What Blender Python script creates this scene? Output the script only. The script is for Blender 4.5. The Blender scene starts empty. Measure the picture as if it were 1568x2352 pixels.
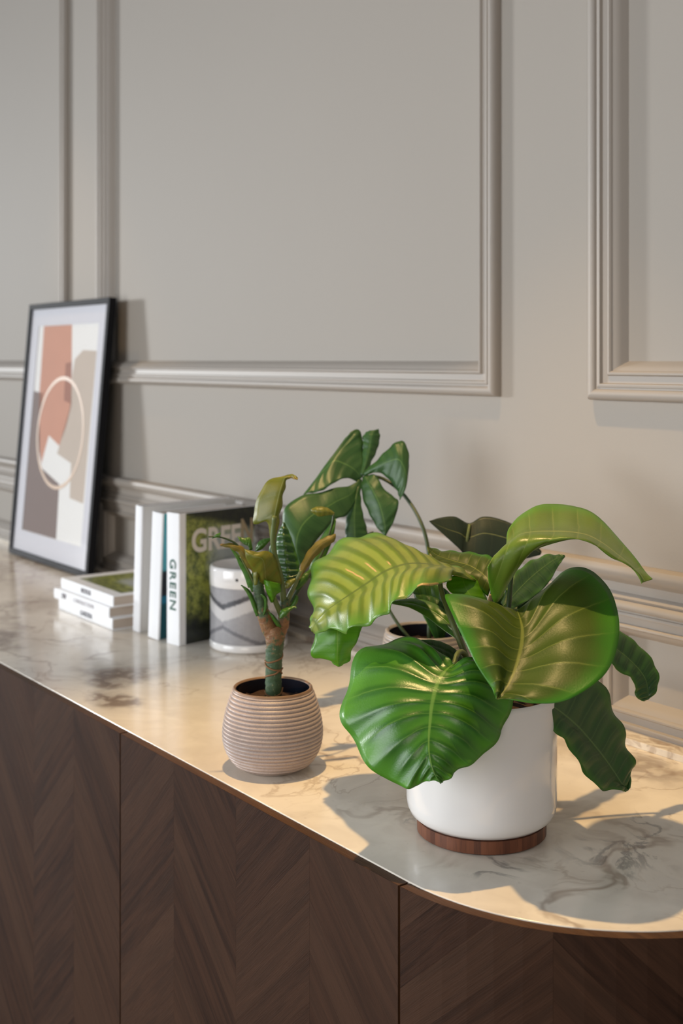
import bpy, math, random
import numpy as np
from mathutils import Vector, Matrix

random.seed(7)
SC = bpy.context.scene
COL = SC.collection

# ------------------------------------------------------------------ camera
F, HZ, PX0 = 2780.0, 827.0, 784.0          # focal length and horizon in photo pixels (1568 x 2352)
RS, RC = 0.5980, 0.8015                    # camera heading against the wall
ZC, ZT = 1.30, 0.80                        # camera height, worktop height
cam = bpy.data.cameras.new('camera')
cam_o = bpy.data.objects.new('camera', cam); COL.objects.link(cam_o)
cam.sensor_fit = 'HORIZONTAL'; cam.sensor_width = 36.0
cam.lens = F / 1568.0 * 36.0
cam.shift_y = -(1176.0 - HZ) / 1568.0
cam_o.location = (0, 0, ZC)
cam_o.rotation_euler = (math.pi / 2, 0, math.atan2(RC, RS))
cam.clip_start = 0.05
cam.dof.use_dof = True
cam.dof.focus_distance = 1.26
cam.dof.aperture_fstop = 9.0
SC.camera = cam_o

# ------------------------------------------------------------------ world, lights, exposure
world = bpy.data.worlds.new('world'); SC.world = world
world.use_nodes = True
bgn = world.node_tree.nodes['Background']
bgn.inputs[0].default_value = (0.72, 0.83, 1.0, 1)
bgn.inputs[1].default_value = 0.18

def lamp(name, kind, loc, target, energy, color, **kw):
    l = bpy.data.lights.new(name, kind); o = bpy.data.objects.new(name, l); COL.objects.link(o)
    o.location = loc
    o.rotation_euler = (Vector(target) - Vector(loc)).to_track_quat('-Z', 'Y').to_euler()
    l.energy = energy; l.color = color
    for k, v in kw.items(): setattr(l, k, v)
    return o

# the window at the far left end of the room: low, cool daylight raking along the wall
lamp('window_light', 'AREA', (-10.1, -3.05, 2.05), (-1.8, 1.15, 1.05), 400, (0.95, 0.98, 1.0), shape='RECTANGLE', size=0.9, size_y=1.0)
# the broader window on the room side, left of the photographer
lamp('room_daylight', 'AREA', (-2.0, -2.6, 1.35), (-0.9, 1.1, 1.0), 47, (0.90, 0.95, 1.0), shape='RECTANGLE', size=2.2, size_y=1.8, spread=math.radians(125))
# added warm fill from behind the camera, no known source there
lamp('rear_fill', 'AREA', (2.2, -2.6, 1.5), (-1.5, 1.1, 0.9), 44, (1.0, 0.88, 0.75), shape='RECTANGLE', size=2.0, size_y=1.6)
# warm ceiling downlights over the sideboard
for nm, p, q, e in (('downlight', (-1.28, 0.745, 2.62), (-1.08, 0.84, 0.8), 110), ('downlight', (-3.05, 0.98, 2.62), (-2.6, 0.95, 0.8), 26)):
    lamp(nm, 'SPOT', p, q, e, (1.0, 0.66, 0.29), spot_size=math.radians(46), spot_blend=0.8, shadow_soft_size=0.022)

SC.view_settings.view_transform = 'Standard'
SC.view_settings.look = 'None'
SC.view_settings.exposure = 0.06
SC.view_settings.gamma = 1.0
SC.view_settings.use_curve_mapping = False
try:
    SC.cycles.use_denoising = True
except Exception:
    pass

# ------------------------------------------------------------------ helpers
def P(px, py, d):
    """photo pixel at depth d (metres along the lens axis) -> world point"""
    cx = (px - PX0) / F * d
    return np.array((cx * RS - d * RC, cx * RC + d * RS, ZC - (py - HZ) / F * d))
def WX(px, Y):
    """photo column on a plane parallel to the wall -> world X"""
    r = (px - PX0) / F
    return Y * (r * RS - RC) / (r * RC + RS)
def DW(px, Y):
    r = (px - PX0) / F
    return Y / (r * RC + RS)

def tag(o, label=None, cat=None, group=None, kind=None):
    if label: o['label'] = label
    if cat: o['category'] = cat
    if group: o['group'] = group
    if kind: o['kind'] = kind
    return o
def empty(name, loc, rot=(0, 0, 0)):
    o = bpy.data.objects.new(name, None); COL.objects.link(o)
    o.location = loc; o.rotation_euler = rot; o.empty_display_size = 0.05
    return o
def basis(o):
    m = o.matrix_basis.copy()
    if o.parent: m = basis(o.parent) @ m
    return m
def link(name, me, mat, parent=None, smooth=True):
    if mat is not None and not me.materials: me.materials.append(mat)
    if smooth and len(me.polygons): me.polygons.foreach_set('use_smooth', [True] * len(me.polygons))
    o = bpy.data.objects.new(name, me); COL.objects.link(o)
    if parent is not None: o.parent = parent
    return o
def mesh(name, V, Fc, mat, parent=None, smooth=True, local=False, uv=None, sharp=None):
    V = [Vector(v) for v in V]
    if parent is not None and not local:
        inv = basis(parent).inverted(); V = [inv @ v for v in V]
    me = bpy.data.meshes.new(name)
    me.from_pydata([tuple(v) for v in V], [], [tuple(f) for f in Fc])
    if uv is not None:
        ul = me.uv_layers.new(name='UVMap')
        for l in me.loops: ul.data[l.index].uv = uv[l.vertex_index]
    me.validate(); me.update()
    o = link(name, me, mat, parent, smooth)
    if sharp is not None: me.set_sharp_from_angle(angle=math.radians(sharp))
    return o
BF = [(0, 3, 2, 1), (4, 5, 6, 7), (0, 1, 5, 4), (1, 2, 6, 5), (2, 3, 7, 6), (3, 0, 4, 7)]
def boxv(x0, x1, y0, y1, z0, z1):
    return [(x0, y0, z0), (x1, y0, z0), (x1, y1, z0), (x0, y1, z0), (x0, y0, z1), (x1, y0, z1), (x1, y1, z1), (x0, y1, z1)]
def box(name, b, mat, parent=None, bevel=0.0, local=False, seg=2):
    o = mesh(name, boxv(*b), BF, mat, parent, smooth=False, local=local)
    if bevel:
        m = o.modifiers.new('bevel', 'BEVEL'); m.width = bevel; m.segments = seg; m.limit_method = 'ANGLE'
    return o
def lathe(name, prof, cx, cy, z0, mat, parent, n=96, close=False, wob=None):
    V, Fc = [], []
    m = len(prof)
    for i in range(n):
        a = 2 * math.pi * i / n
        for (r, z) in prof: V.append((cx + r * math.cos(a), cy + r * math.sin(a), z0 + z))
    for i in range(n):
        j = (i + 1) % n
        for k in range(m - 1):
            Fc.append((i * m + k, j * m + k, j * m + k + 1, i * m + k + 1))
    uv = [(i / n, k / (m - 1)) for i in range(n) for k in range(m)]
    return mesh(name, V, Fc, mat, parent, uv=uv, sharp=50)
def cr(pts, n):
    """Catmull-Rom through pts, n samples per span"""
    pts = np.asarray(pts, float); m = len(pts)
    ext = np.vstack([2 * pts[0] - pts[1], pts, 2 * pts[-1] - pts[-2]])
    out = []
    for i in range(m - 1):
        p0, p1, p2, p3 = ext[i], ext[i + 1], ext[i + 2], ext[i + 3]
        for k in range(n):
            t = k / n
            out.append(0.5 * (2 * p1 + (p2 - p0) * t + (2 * p0 - 5 * p1 + 4 * p2 - p3) * t * t + (3 * p1 - p0 - 3 * p2 + p3) * t ** 3))
    out.append(pts[-1]); return np.array(out)
def tube(name, pts, radii, mat, parent, n=10, span=6, bump=0.0):
    pr = np.hstack([np.asarray(pts, float), np.asarray(radii, float).reshape(-1, 1)])
    c = cr(pr, span); p, r = c[:, :3], np.maximum(c[:, 3], 1e-4)
    V, Fc, uv = [], [], []
    ref = np.array((0.31, 0.12, 0.94))
    for i in range(len(p)):
        tg = p[min(i + 1, len(p) - 1)] - p[max(i - 1, 0)]; tg /= np.linalg.norm(tg)
        a = np.cross(tg, ref); a /= np.linalg.norm(a); b = np.cross(tg, a)
        for k in range(n):
            an = 2 * math.pi * k / n
            rr = r[i] * (1 + (random.uniform(-bump, bump) if bump else 0))
            V.append(p[i] + rr * (math.cos(an) * a + math.sin(an) * b)); uv.append((k / n, i / len(p)))
    for i in range(len(p) - 1):
        for k in range(n):
            j = (k + 1) % n
            Fc.append((i * n + k, i * n + j, (i + 1) * n + j, (i + 1) * n + k))
    Fc.append(tuple(range(n))[::-1]); Fc.append(tuple((len(p) - 1) * n + k for k in range(n)))
    return mesh(name, V, Fc, mat, parent, uv=uv)

def grid_surface(G):
    """numpy grid (rows, cols, 3) -> unit normals"""
    du = np.gradient(G, axis=1); dt = np.gradient(G, axis=0)
    N = np.cross(du, dt); L = np.linalg.norm(N, axis=2, keepdims=True); L[L < 1e-12] = 1
    return N / L
def patch_grid(rows, span_t, span_u, pleat=0.0, npl=10, wave=0.0, nwave=5, bulge=0.0, seed=0, world=False):
    """rows of (px,py,depth) control points -> smooth grid with pleats along the veins"""
    rs = np.random.RandomState(seed)
    R = []
    for r in rows:
        q = [np.array(c, float) for c in r] if world else [P(*c) for c in r]
        if bulge and len(q) == 3:
            cdir = np.array((0, 0, ZC)) - q[1]; cdir /= np.linalg.norm(cdir)
            cdir = cdir * 0.7 + np.array((0, 0, 0.7))
            w = np.linalg.norm(q[0] - q[2]) / 0.15
            a = 0.5 * (q[0] + q[1]) + cdir * bulge * min(1, w); b = 0.5 * (q[1] + q[2]) + cdir * bulge * min(1, w)
            q = [q[0], a, q[1], b, q[2]]
        R.append(cr(q, span_u))
    R = np.array(R)
    G = np.stack([cr(R[:, k], span_t) for k in range(R.shape[1])], axis=1)
    nt, nu = G.shape[:2]
    t = np.linspace(0, 1, nt)[:, None]; u = np.linspace(-1, 1, nu)[None, :]
    N = grid_surface(G)
    au = np.abs(u)
    env = np.clip(au / 0.25, 0, 1) * (0.35 + 0.65 * np.clip((1 - au) / 0.35, 0, 1)) * np.clip(t / 0.1, 0, 1) * np.clip((1 - t) / 0.08, 0, 1)
    ph = rs.uniform(0, 6)
    off = pleat * env * (np.abs(np.sin(math.pi * npl * t)) - 0.5) * 2
    off = off + wave * au ** 4 * np.sin(2 * math.pi * nwave * t + ph + 1.7 * u) * np.clip(t / 0.1, 0, 1) * np.clip((1 - t) / 0.1, 0, 1)
    # the midrib lies in a shallow channel
    off = off - pleat * 0.9 * np.exp(-(au / 0.06) ** 2)
    G = G + N * off[:, :, None]
    return G
def grid_mesh(Gs):
    V, Fc, uv = [], [], []
    for G in Gs:
        o = len(V); nt, nu = G.shape[:2]
        V.extend(G.reshape(-1, 3).tolist())
        for i in range(nt):
            for j in range(nu): uv.append((j / (nu - 1), i / (nt - 1)))
        for i in range(nt - 1):
            for j in range(nu - 1):
                Fc.append((o + i * nu + j, o + i * nu + j + 1, o + (i + 1) * nu + j + 1, o + (i + 1) * nu + j))
    return V, Fc, uv
def leaf(name, rows, mat, parent, span_t=9, span_u=5, thick=0.0007, label=None, **kw):
    Gs = [patch_grid(r, span_t, span_u, **kw) for r in (rows if isinstance(rows[0][0][0], (tuple, list)) else [rows])]
    V, Fc, uv = grid_mesh(Gs)
    o = mesh(name, V, Fc, mat, parent, uv=uv)
    m = o.modifiers.new('thickness', 'SOLIDIFY'); m.thickness = thick; m.offset = 0
    if label: o['label'] = label
    return o

def text(name, body, size, mat, parent, mtx, extrude=0.0002, align='CENTER', shear=0, sx=1.0, bold=0.0, spacing=1.0):
    cu = bpy.data.curves.new(name, 'FONT'); cu.body = body; cu.size = size; cu.extrude = extrude
    cu.align_x = align; cu.align_y = 'CENTER'; cu.shear = shear; cu.offset = bold; cu.space_character = spacing
    t = bpy.data.objects.new(name, cu); COL.objects.link(t)
    dg = bpy.context.evaluated_depsgraph_get(); dg.update()
    me = bpy.data.meshes.new_from_object(t.evaluated_get(dg))
    bpy.data.objects.remove(t); bpy.data.curves.remove(cu)
    me.transform(mtx @ Matrix.Diagonal((sx, 1, 1, 1)))
    me.materials.clear()
    return link(name, me, mat, parent, smooth=False)

# ------------------------------------------------------------------ materials
class NT:
    def __init__(s, name):
        s.m = bpy.data.materials.new(name); s.m.use_nodes = True
        s.t = s.m.node_tree; s.t.nodes.clear()
        s.out = s.t.nodes.new('ShaderNodeOutputMaterial')
    def n(s, kind, **kw):
        nd = s.t.nodes.new('ShaderNode' + kind)
        for k, v in kw.items():
            if k.startswith('_'): setattr(nd, k[1:], v)
            elif k.startswith('i') and k[1:].isdigit(): s.set(nd.inputs[int(k[1:])], v)
            else: s.set(nd.inputs[k], v)
        return nd
    def set(s, sock, v):
        if isinstance(v, bpy.types.NodeSocket): s.t.links.new(v, sock)
        elif isinstance(v, bpy.types.Node): s.t.links.new(v.outputs[0], sock)
        elif hasattr(sock, 'default_value'):
            try: sock.default_value = v
            except Exception: sock.default_value = tuple(v) + (1,)
    def math(s, op, a, b=0.0, c=0.0, clamp=False):
        return s.n('Math', _operation=op, _use_clamp=clamp, i0=a, i1=b, i2=c).outputs[0]
    def mix(s, f, a, b, mode='MIX'):
        nd = s.n('Mix', _data_type='RGBA', _blend_type=mode)
        s.set(nd.inputs[0], f); s.set(nd.inputs[6], a); s.set(nd.inputs[7], b)
        return nd.outputs[2]
    def ramp(s, f, lo, hi):
        return s.n('MapRange', i0=f, i1=lo, i2=hi, i3=0.0, i4=1.0, _interpolation_type='SMOOTHSTEP').outputs[0]
    def noise(s, vec, scale, detail=4, rough=0.55, dist=0.0):
        return s.n('TexNoise', Vector=vec, Scale=scale, Detail=detail, Roughness=rough, Distortion=dist)
    def obj(s): return s.n('TexCoord').outputs['Object']
    def geo(s): return s.n('NewGeometry').outputs['Position']
    def uv(s): return s.n('TexCoord').outputs['UV']
    def bsdf(s, **kw):
        b = s.n('BsdfPrincipled'); 
        for k, v in kw.items(): s.set(b.inputs[k.replace('_', ' ')], v)
        return b
    def bump(s, h, strength=0.2, dist=0.01):
        return s.n('Bump', Strength=strength, Distance=dist, Height=h).outputs[0]
    def done(s, sh):
        s.t.links.new(sh.outputs[0] if isinstance(sh, bpy.types.Node) else sh, s.out.inputs[0]); return s.m
def c3(r, g, b):
    f = lambda v: ((v / 255 + 0.055) / 1.055) ** 2.4 if v > 10 else v / 255 / 12.92
    return (f(r), f(g), f(b), 1)

def plain(name, col, rough=0.5, var=0.06, scale=60, spec=0.5, bump=0.0, bscale=400, **kw):
    n = NT(name); v = n.obj()
    no = n.noise(v, scale)
    dark = tuple(c * (1 - var * 2) for c in col[:3]) + (1,)
    colr = n.mix(no.outputs[0], col, dark)
    args = dict(Base_Color=colr, Roughness=rough, Specular_IOR_Level=spec); args.update(kw)
    if bump:
        args['Normal'] = n.bump(n.noise(v, bscale, 3).outputs[0], bump, 0.001)
    return n.done(n.bsdf(**args))

M = {}
M['wall'] = plain('wall_paint', c3(165, 157, 147), 0.62, 0.015, 3, spec=0.25, bump=0.12, bscale=350)
M['moulding'] = plain('moulding_paint', c3(168, 159, 149), 0.45, 0.015, 5, spec=0.35, bump=0.05, bscale=300)
M['floor'] = plain('floor_wood', c3(110, 84, 62), 0.4, 0.1, 8)
M['ceiling'] = plain('ceiling_paint', c3(215, 210, 204), 0.7, 0.01, 3)
M['white_ceramic'] = plain('white_ceramic', c3(236, 233, 230), 0.14, 0.01, 20, Coat_Weight=0.3, Coat_Roughness=0.08)
M['soil'] = plain('soil', c3(70, 44, 28), 0.9, 0.35, 180, bump=1.0, bscale=220)
M['soil_dark'] = plain('soil_dark', c3(52, 34, 24), 0.9, 0.35, 180, bump=1.0, bscale=220)
M['navy_glaze'] = plain('navy_glaze', c3(30, 36, 48), 0.15, 0.15, 40)
M['paper'] = plain('book_pages', c3(206, 192, 178), 0.8, 0.05, 40)
M['cover_white'] = plain('book_cover_white', c3(246, 246, 247), 0.45, 0.01, 30)
M['cover_grey'] = plain('book_cover_grey', c3(226, 224, 220), 0.5, 0.02, 60)
M['ink_green'] = plain('ink_green', c3(12, 84, 68), 0.5, 0.02)
M['ink_grey'] = plain('ink_grey', c3(120, 122, 130), 0.5, 0.05)
M['ink_pale'] = plain('ink_pale', c3(196, 192, 196), 0.5, 0.05)
M['ink_dark'] = plain('ink_dark', c3(92, 84, 92), 0.5, 0.05)
M['title_cream'] = plain('title_cream', c3(236, 226, 214), 0.4, 0.03)
M['title_tan'] = plain('title_tan', c3(178, 158, 124), 0.4, 0.06)
M['frame_black'] = plain('frame_black', c3(24, 24, 27), 0.6, 0.1, 80, spec=0.15)
M['passepartout'] = plain('passepartout', c3(214, 213, 219), 0.7, 0.01, 60)
M['art_ivory'] = plain('art_ivory', c3(238, 236, 232), 0.7, 0.01, 40)
M['art_terracotta'] = plain('art_terracotta', c3(206, 146, 118), 0.7, 0.05, 14)
M['art_rust'] = plain('art_rust', c3(168, 110, 86), 0.7, 0.1, 14)
M['art_brown'] = plain('art_brown', c3(126, 107, 99), 0.7, 0.03, 10)
M['art_taupe'] = plain('art_taupe', c3(200, 184, 168), 0.7, 0.05, 8)
M['art_gold'] = plain('art_gold', c3(206, 172, 138), 0.45, 0.06, 20)
M['plinth'] = plain('plinth_black', c3(22, 19, 17), 0.6, 0.1)
M['dowel'] = plain('dark_gap', c3(14, 11, 9), 0.8, 0.1)
M['stem_green'] = plain('petiole_green', c3(104, 116, 62), 0.45, 0.12, 60)
M['stem_dark'] = plain('petiole_dark', c3(52, 70, 34), 0.45, 0.12, 60)
M['root_tan'] = plain('root_tan', c3(150, 106, 66), 0.8, 0.15, 90)
M['bud_tan'] = plain('bud_tan', c3(170, 146, 98), 0.6, 0.1, 90)

def glass_mat():
    n = NT('picture_glass')
    tr = n.n('BsdfTransparent'); gl = n.n('BsdfGlossy', Roughness=0.02)
    fc = n.n('LayerWeight', Blend=0.5).outputs['Facing']
    fac = n.math('MULTIPLY_ADD', n.math('POWER', fc, 5.0), 0.5, 0.02)
    return n.done(n.n('MixShader', i0=fac, i1=tr, i2=gl))
M['glass'] = glass_mat()

def marble():
    n = NT('marble'); p = n.geo()
    warp = n.noise(p, 3.2, 3, 0.6)
    wv = n.n('VectorMath', _operation='MULTIPLY_ADD', i0=warp.outputs['Color'], i1=(0.34, 0.34, 0.34), i2=p).outputs[0]
    # long veins
    def vein(scale, width, det=5):
        a = n.noise(wv, scale, det, 0.55).outputs[0]
        d = n.math('ABSOLUTE', n.math('SUBTRACT', a, 0.5))
        return n.math('SUBTRACT', 1.0, n.ramp(d, 0.0, width))
    v1 = vein(3.4, 0.030); v2 = vein(8.0, 0.022, 6)
    mask = n.ramp(n.noise(p, 2.6, 2).outputs[0], 0.46, 0.62)
    mask2 = n.ramp(n.noise(n.n('VectorMath', _operation='ADD', i0=p, i1=(4.1, 2.2, 0)).outputs[0], 4.0, 2).outputs[0], 0.44, 0.66)
    # brecciated clusters and dark veins at their places in the slab
    def spot(x, y, r, sx=1.0):
        dv = n.n('VectorMath', _operation='SUBTRACT', i0=p, i1=(x, y, ZT)).outputs[0]
        dv = n.n('VectorMath', _operation='MULTIPLY', i0=dv, i1=(1 / sx, 1, 0)).outputs[0]
        l = n.n('VectorMath', _operation='LENGTH', i0=dv).outputs['Value']
        wob = n.math('MULTIPLY', n.math('SUBTRACT', n.noise(p, 11, 3).outputs[0], 0.5), r * 1.6)
        return n.math('SUBTRACT', 1.0, n.ramp(n.math('ADD', l, wob), r * 0.35, r))
    cl = n.n('TexVoronoi', _feature='DISTANCE_TO_EDGE', Vector=n.n('VectorMath', _operation='MULTIPLY_ADD', i0=n.noise(p, 26, 3).outputs['Color'], i1=(0.07, 0.07, 0.07), i2=p).outputs[0], Scale=24)
    cell = n.math('SUBTRACT', 1.0, n.ramp(cl.outputs['Distance'], 0.05, 0.34))
    sp = n.math('MAXIMUM', spot(-1.76, 0.86, 0.075, 1.7), spot(-1.62, 0.80, 0.045, 1.6))
    sp = n.math('MAXIMUM', sp, spot(-2.12, 0.80, 0.06, 2.0))
    sp = n.math('MAXIMUM', sp, n.math('MULTIPLY', spot(-2.9, 1.02, 0.12, 2.4), 0.8))
    sp = n.math('MAXIMUM', sp, n.math('MULTIPLY', spot(-1.0, 1.18, 0.05, 2.6), 0.7))
    breccia = n.math('MULTIPLY', sp, n.math('MULTIPLY_ADD', cell, 0.55, 0.40))
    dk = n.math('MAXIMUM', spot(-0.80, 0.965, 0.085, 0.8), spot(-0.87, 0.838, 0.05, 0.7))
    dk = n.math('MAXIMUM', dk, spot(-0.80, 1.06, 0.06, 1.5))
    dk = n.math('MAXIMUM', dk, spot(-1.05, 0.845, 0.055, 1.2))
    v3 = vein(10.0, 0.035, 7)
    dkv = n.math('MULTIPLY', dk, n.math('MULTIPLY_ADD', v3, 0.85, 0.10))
    cloud = n.noise(wv, 5.0, 5, 0.6).outputs[0]
    base = n.mix(n.ramp(cloud, 0.35, 0.72), c3(240, 231, 216), c3(214, 203, 188))
    base = n.mix(n.math('MULTIPLY', n.math('MULTIPLY', v1, mask), 0.62), base, c3(148, 124, 104))
    base = n.mix(n.math('MULTIPLY', n.math('MULTIPLY', v2, mask2), 0.45), base, c3(156, 130, 106))
    base = n.mix(n.math('MULTIPLY', breccia, 0.85), base, c3(112, 88, 74))
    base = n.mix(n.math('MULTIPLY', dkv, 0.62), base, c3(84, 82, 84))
    fine = n.noise(p, 90, 3).outputs[0]
    base = n.mix(n.math('MULTIPLY', n.ramp(fine, 0.62, 0.75), 0.12), base, c3(130, 105, 85))
    return n.done(n.bsdf(Base_Color=base, Roughness=0.17, Specular_IOR_Level=0.5))
M['marble'] = marble()

def walnut(name, ca, cb, cc, rough=0.42, sc=1.0, rnd=True, uvm=True):
    n = NT(name); v = n.uv() if uvm else n.obj()
    info = n.n('ObjectInfo')
    if rnd:
        v = n.n('VectorMath', _operation='ADD', i0=v, i1=n.n('CombineXYZ', i0=n.math('MULTIPLY', info.outputs['Random'], 37.0), i1=n.math('MULTIPLY', info.outputs['Random'], 11.0)).outputs[0]).outputs[0]
    st = n.n('VectorMath', _operation='MULTIPLY', i0=v, i1=(6 * sc, 90 * sc, 6 * sc)).outputs[0]
    g1 = n.noise(st, 1.0, 5, 0.65, 0.6).outputs[0]
    st2 = n.n('VectorMath', _operation='MULTIPLY', i0=v, i1=(30 * sc, 900 * sc, 30 * sc)).outputs[0]
    g2 = n.noise(st2, 1.0, 3, 0.6).outputs[0]
    col = n.mix(n.ramp(g1, 0.3, 0.72), ca, cb)
    if rnd: col = n.mix(n.math('MULTIPLY', info.outputs['Random'], 0.55), col, cc)
    col = n.mix(n.math('MULTIPLY', n.ramp(g2, 0.5, 0.7), 0.35), col, tuple(c * 0.55 for c in ca[:3]) + (1,))
    return n.done(n.bsdf(Base_Color=col, Roughness=n.math('MULTIPLY_ADD', g2, 0.16, rough - 0.06), Specular_IOR_Level=0.10, Normal=n.bump(g2, 0.35, 0.0012)))
M['veneer'] = walnut('walnut_veneer', c3(64, 42, 30), c3(39, 25, 18), c3(76, 54, 40), rough=0.56)
M['door_edge'] = walnut('walnut_edge', c3(92, 64, 42), c3(70, 47, 31), c3(92, 64, 42), rnd=False, uvm=False)
def strip_wood():
    n = NT('pot_base_wood'); s_ = n.n('SeparateXYZ', i0=n.uv())
    k = n.math('FLOOR', n.math('MULTIPLY', s_.outputs[0], 58.0))
    w = n.n('TexWhiteNoise', _noise_dimensions='1D', W=k).outputs[0]
    col = n.mix(w, c3(120, 72, 48), c3(78, 44, 30))
    gr = n.noise(n.n('VectorMath', _operation='MULTIPLY', i0=n.obj(), i1=(1, 1, 0.08)).outputs[0], 500, 3).outputs[0]
    col = n.mix(n.math('MULTIPLY', n.ramp(gr, 0.5, 0.7), 0.4), col, c3(58, 32, 22))
    return n.done(n.bsdf(Base_Color=col, Roughness=0.4, Specular_IOR_Level=0.4))
M['pot_wood'] = strip_wood()

def ribbed(name, ca, cb):
    n = NT(name); p = n.obj()
    sp = n.ramp(n.noise(p, 900, 2, 0.7).outputs[0], 0.5, 0.72)
    col = n.mix(n.noise(p, 30, 4).outputs[0], ca, cb)
    col = n.mix(n.math('MULTIPLY', sp, 0.45), col, c3(96, 76, 66))
    # unglazed clay shows on the ridges
    return n.done(n.bsdf(Base_Color=col, Roughness=0.38, Normal=n.bump(sp, 0.15, 0.0006)))
M['taupe_stoneware'] = ribbed('taupe_stoneware', c3(196, 176, 164), c3(166, 148, 138))
M['grey_stoneware'] = ribbed('grey_stoneware', c3(168, 160, 152), c3(128, 122, 116))
M['rim_clay'] = plain('rim_clay', c3(150, 118, 90), 0.45, 0.15, 90)

def chevron_jar():
    n = NT('chevron_jar_print'); s = n.n('SeparateXYZ', i0=n.uv())
    u = s.outputs[0]
    p = n.obj()
    z = n.n('SeparateXYZ', i0=p).outputs[2]
    nz = n.math('MULTIPLY', n.math('SUBTRACT', n.noise(p, 210, 4, 0.7).outputs[0], 0.5), 0.008)
    tri = n.math('PINGPONG', n.math('ADD', n.math('MULTIPLY', u, 6.0), 1.233), 1.0)
    z = n.math('ADD', z, nz)
    h1 = n.math('SUBTRACT', z, n.math('MULTIPLY_ADD', tri, 0.026, 0.078))
    h2 = n.math('SUBTRACT', z, n.math('MULTIPLY_ADD', tri, -0.028, 0.044))
    d1 = n.math('SUBTRACT', 1.0, n.ramp(n.math('ABSOLUTE', h1), 0.0025, 0.006))
    lt = n.math('SUBTRACT', 1.0, n.ramp(n.math('ABSOLUTE', n.math('ADD', h1, 0.015)), 0.008, 0.012))
    d2 = n.math('SUBTRACT', 1.0, n.ramp(n.math('ABSOLUTE', h2), 0.002, 0.005))
    col = n.mix(n.noise(p, 60, 5, 0.7).outputs[0], c3(172, 170, 172), c3(136, 134, 136))
    col = n.mix(n.math('MULTIPLY', lt, 0.8), col, c3(210, 207, 205))
    col = n.mix(n.math('MULTIPLY', d1, 0.9), col, c3(52, 52, 58))
    col = n.mix(n.math('MULTIPLY', d2, 0.7), col, c3(84, 84, 90))
    return n.done(n.bsdf(Base_Color=col, Roughness=0.4))
M['chevron'] = chevron_jar()

def foliage_print(name, dark=0.35):
    n = NT(name); u = n.uv()
    w = n.noise(u, 4, 5, 0.65, 0.3).outputs[0]
    f = n.noise(u, 11, 7, 0.75).outputs[0]
    col = n.mix(n.ramp(f, 0.35, 0.68), c3(56, 74, 34), c3(176, 182, 84))
    col = n.mix(n.ramp(n.noise(u, 60, 4).outputs[0], 0.5, 0.75), col, c3(190, 190, 110))
    s = n.n('SeparateXYZ', i0=u)
    grey = n.math('MULTIPLY', n.ramp(n.math('ADD', s.outputs[0], n.math('MULTIPLY', w, 0.5)), 0.5, 0.75), n.math('SUBTRACT', 1.0, n.ramp(n.math('ABSOLUTE', n.math('SUBTRACT', s.outputs[1], 0.62)), 0.12, 0.32)))
    col = n.mix(n.math('MULTIPLY', grey, 0.85), col, c3(176, 182, 184))
    dk = n.math('MAXIMUM', n.math('SUBTRACT', 1.0, n.ramp(n.math('ADD', s.outputs[1], n.math('MULTIPLY', n.math('SUBTRACT', w, 0.5), 0.5)), 0.12, 0.34)),
                n.ramp(n.math('ADD', n.math('MULTIPLY', s.outputs[1], 1.0), n.math('MULTIPLY', s.outputs[0], 0.16)), 0.93, 1.02))
    col = n.mix(n.math('MULTIPLY', dk, dark), col, c3(22, 24, 26))
    return n.done(n.bsdf(Base_Color=col, Roughness=0.35))
M['foliage_cover'] = foliage_print('foliage_cover_print', 0.95)
M['garden_cover'] = foliage_print('garden_cover_print', 0.2)

def teal_cover():
    n = NT('teal_cover_print'); s = n.n('SeparateXYZ', i0=n.uv())
    v = s.outputs[1]
    col = n.mix(n.ramp(v, 0.53, 0.56), c3(40, 42, 50), c3(96, 186, 198))
    col = n.mix(n.ramp(v, 0.8, 1.0), col, c3(40, 170, 176))
    col = n.mix(n.ramp(v, 0.34, 0.35), c3(30, 120, 150), col)
    col = n.mix(n.ramp(v, 0.27, 0.30), c3(22, 82, 92), col)
    return n.done(n.bsdf(Base_Color=col, Roughness=0.4))
M['teal_cover'] = teal_cover()

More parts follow.
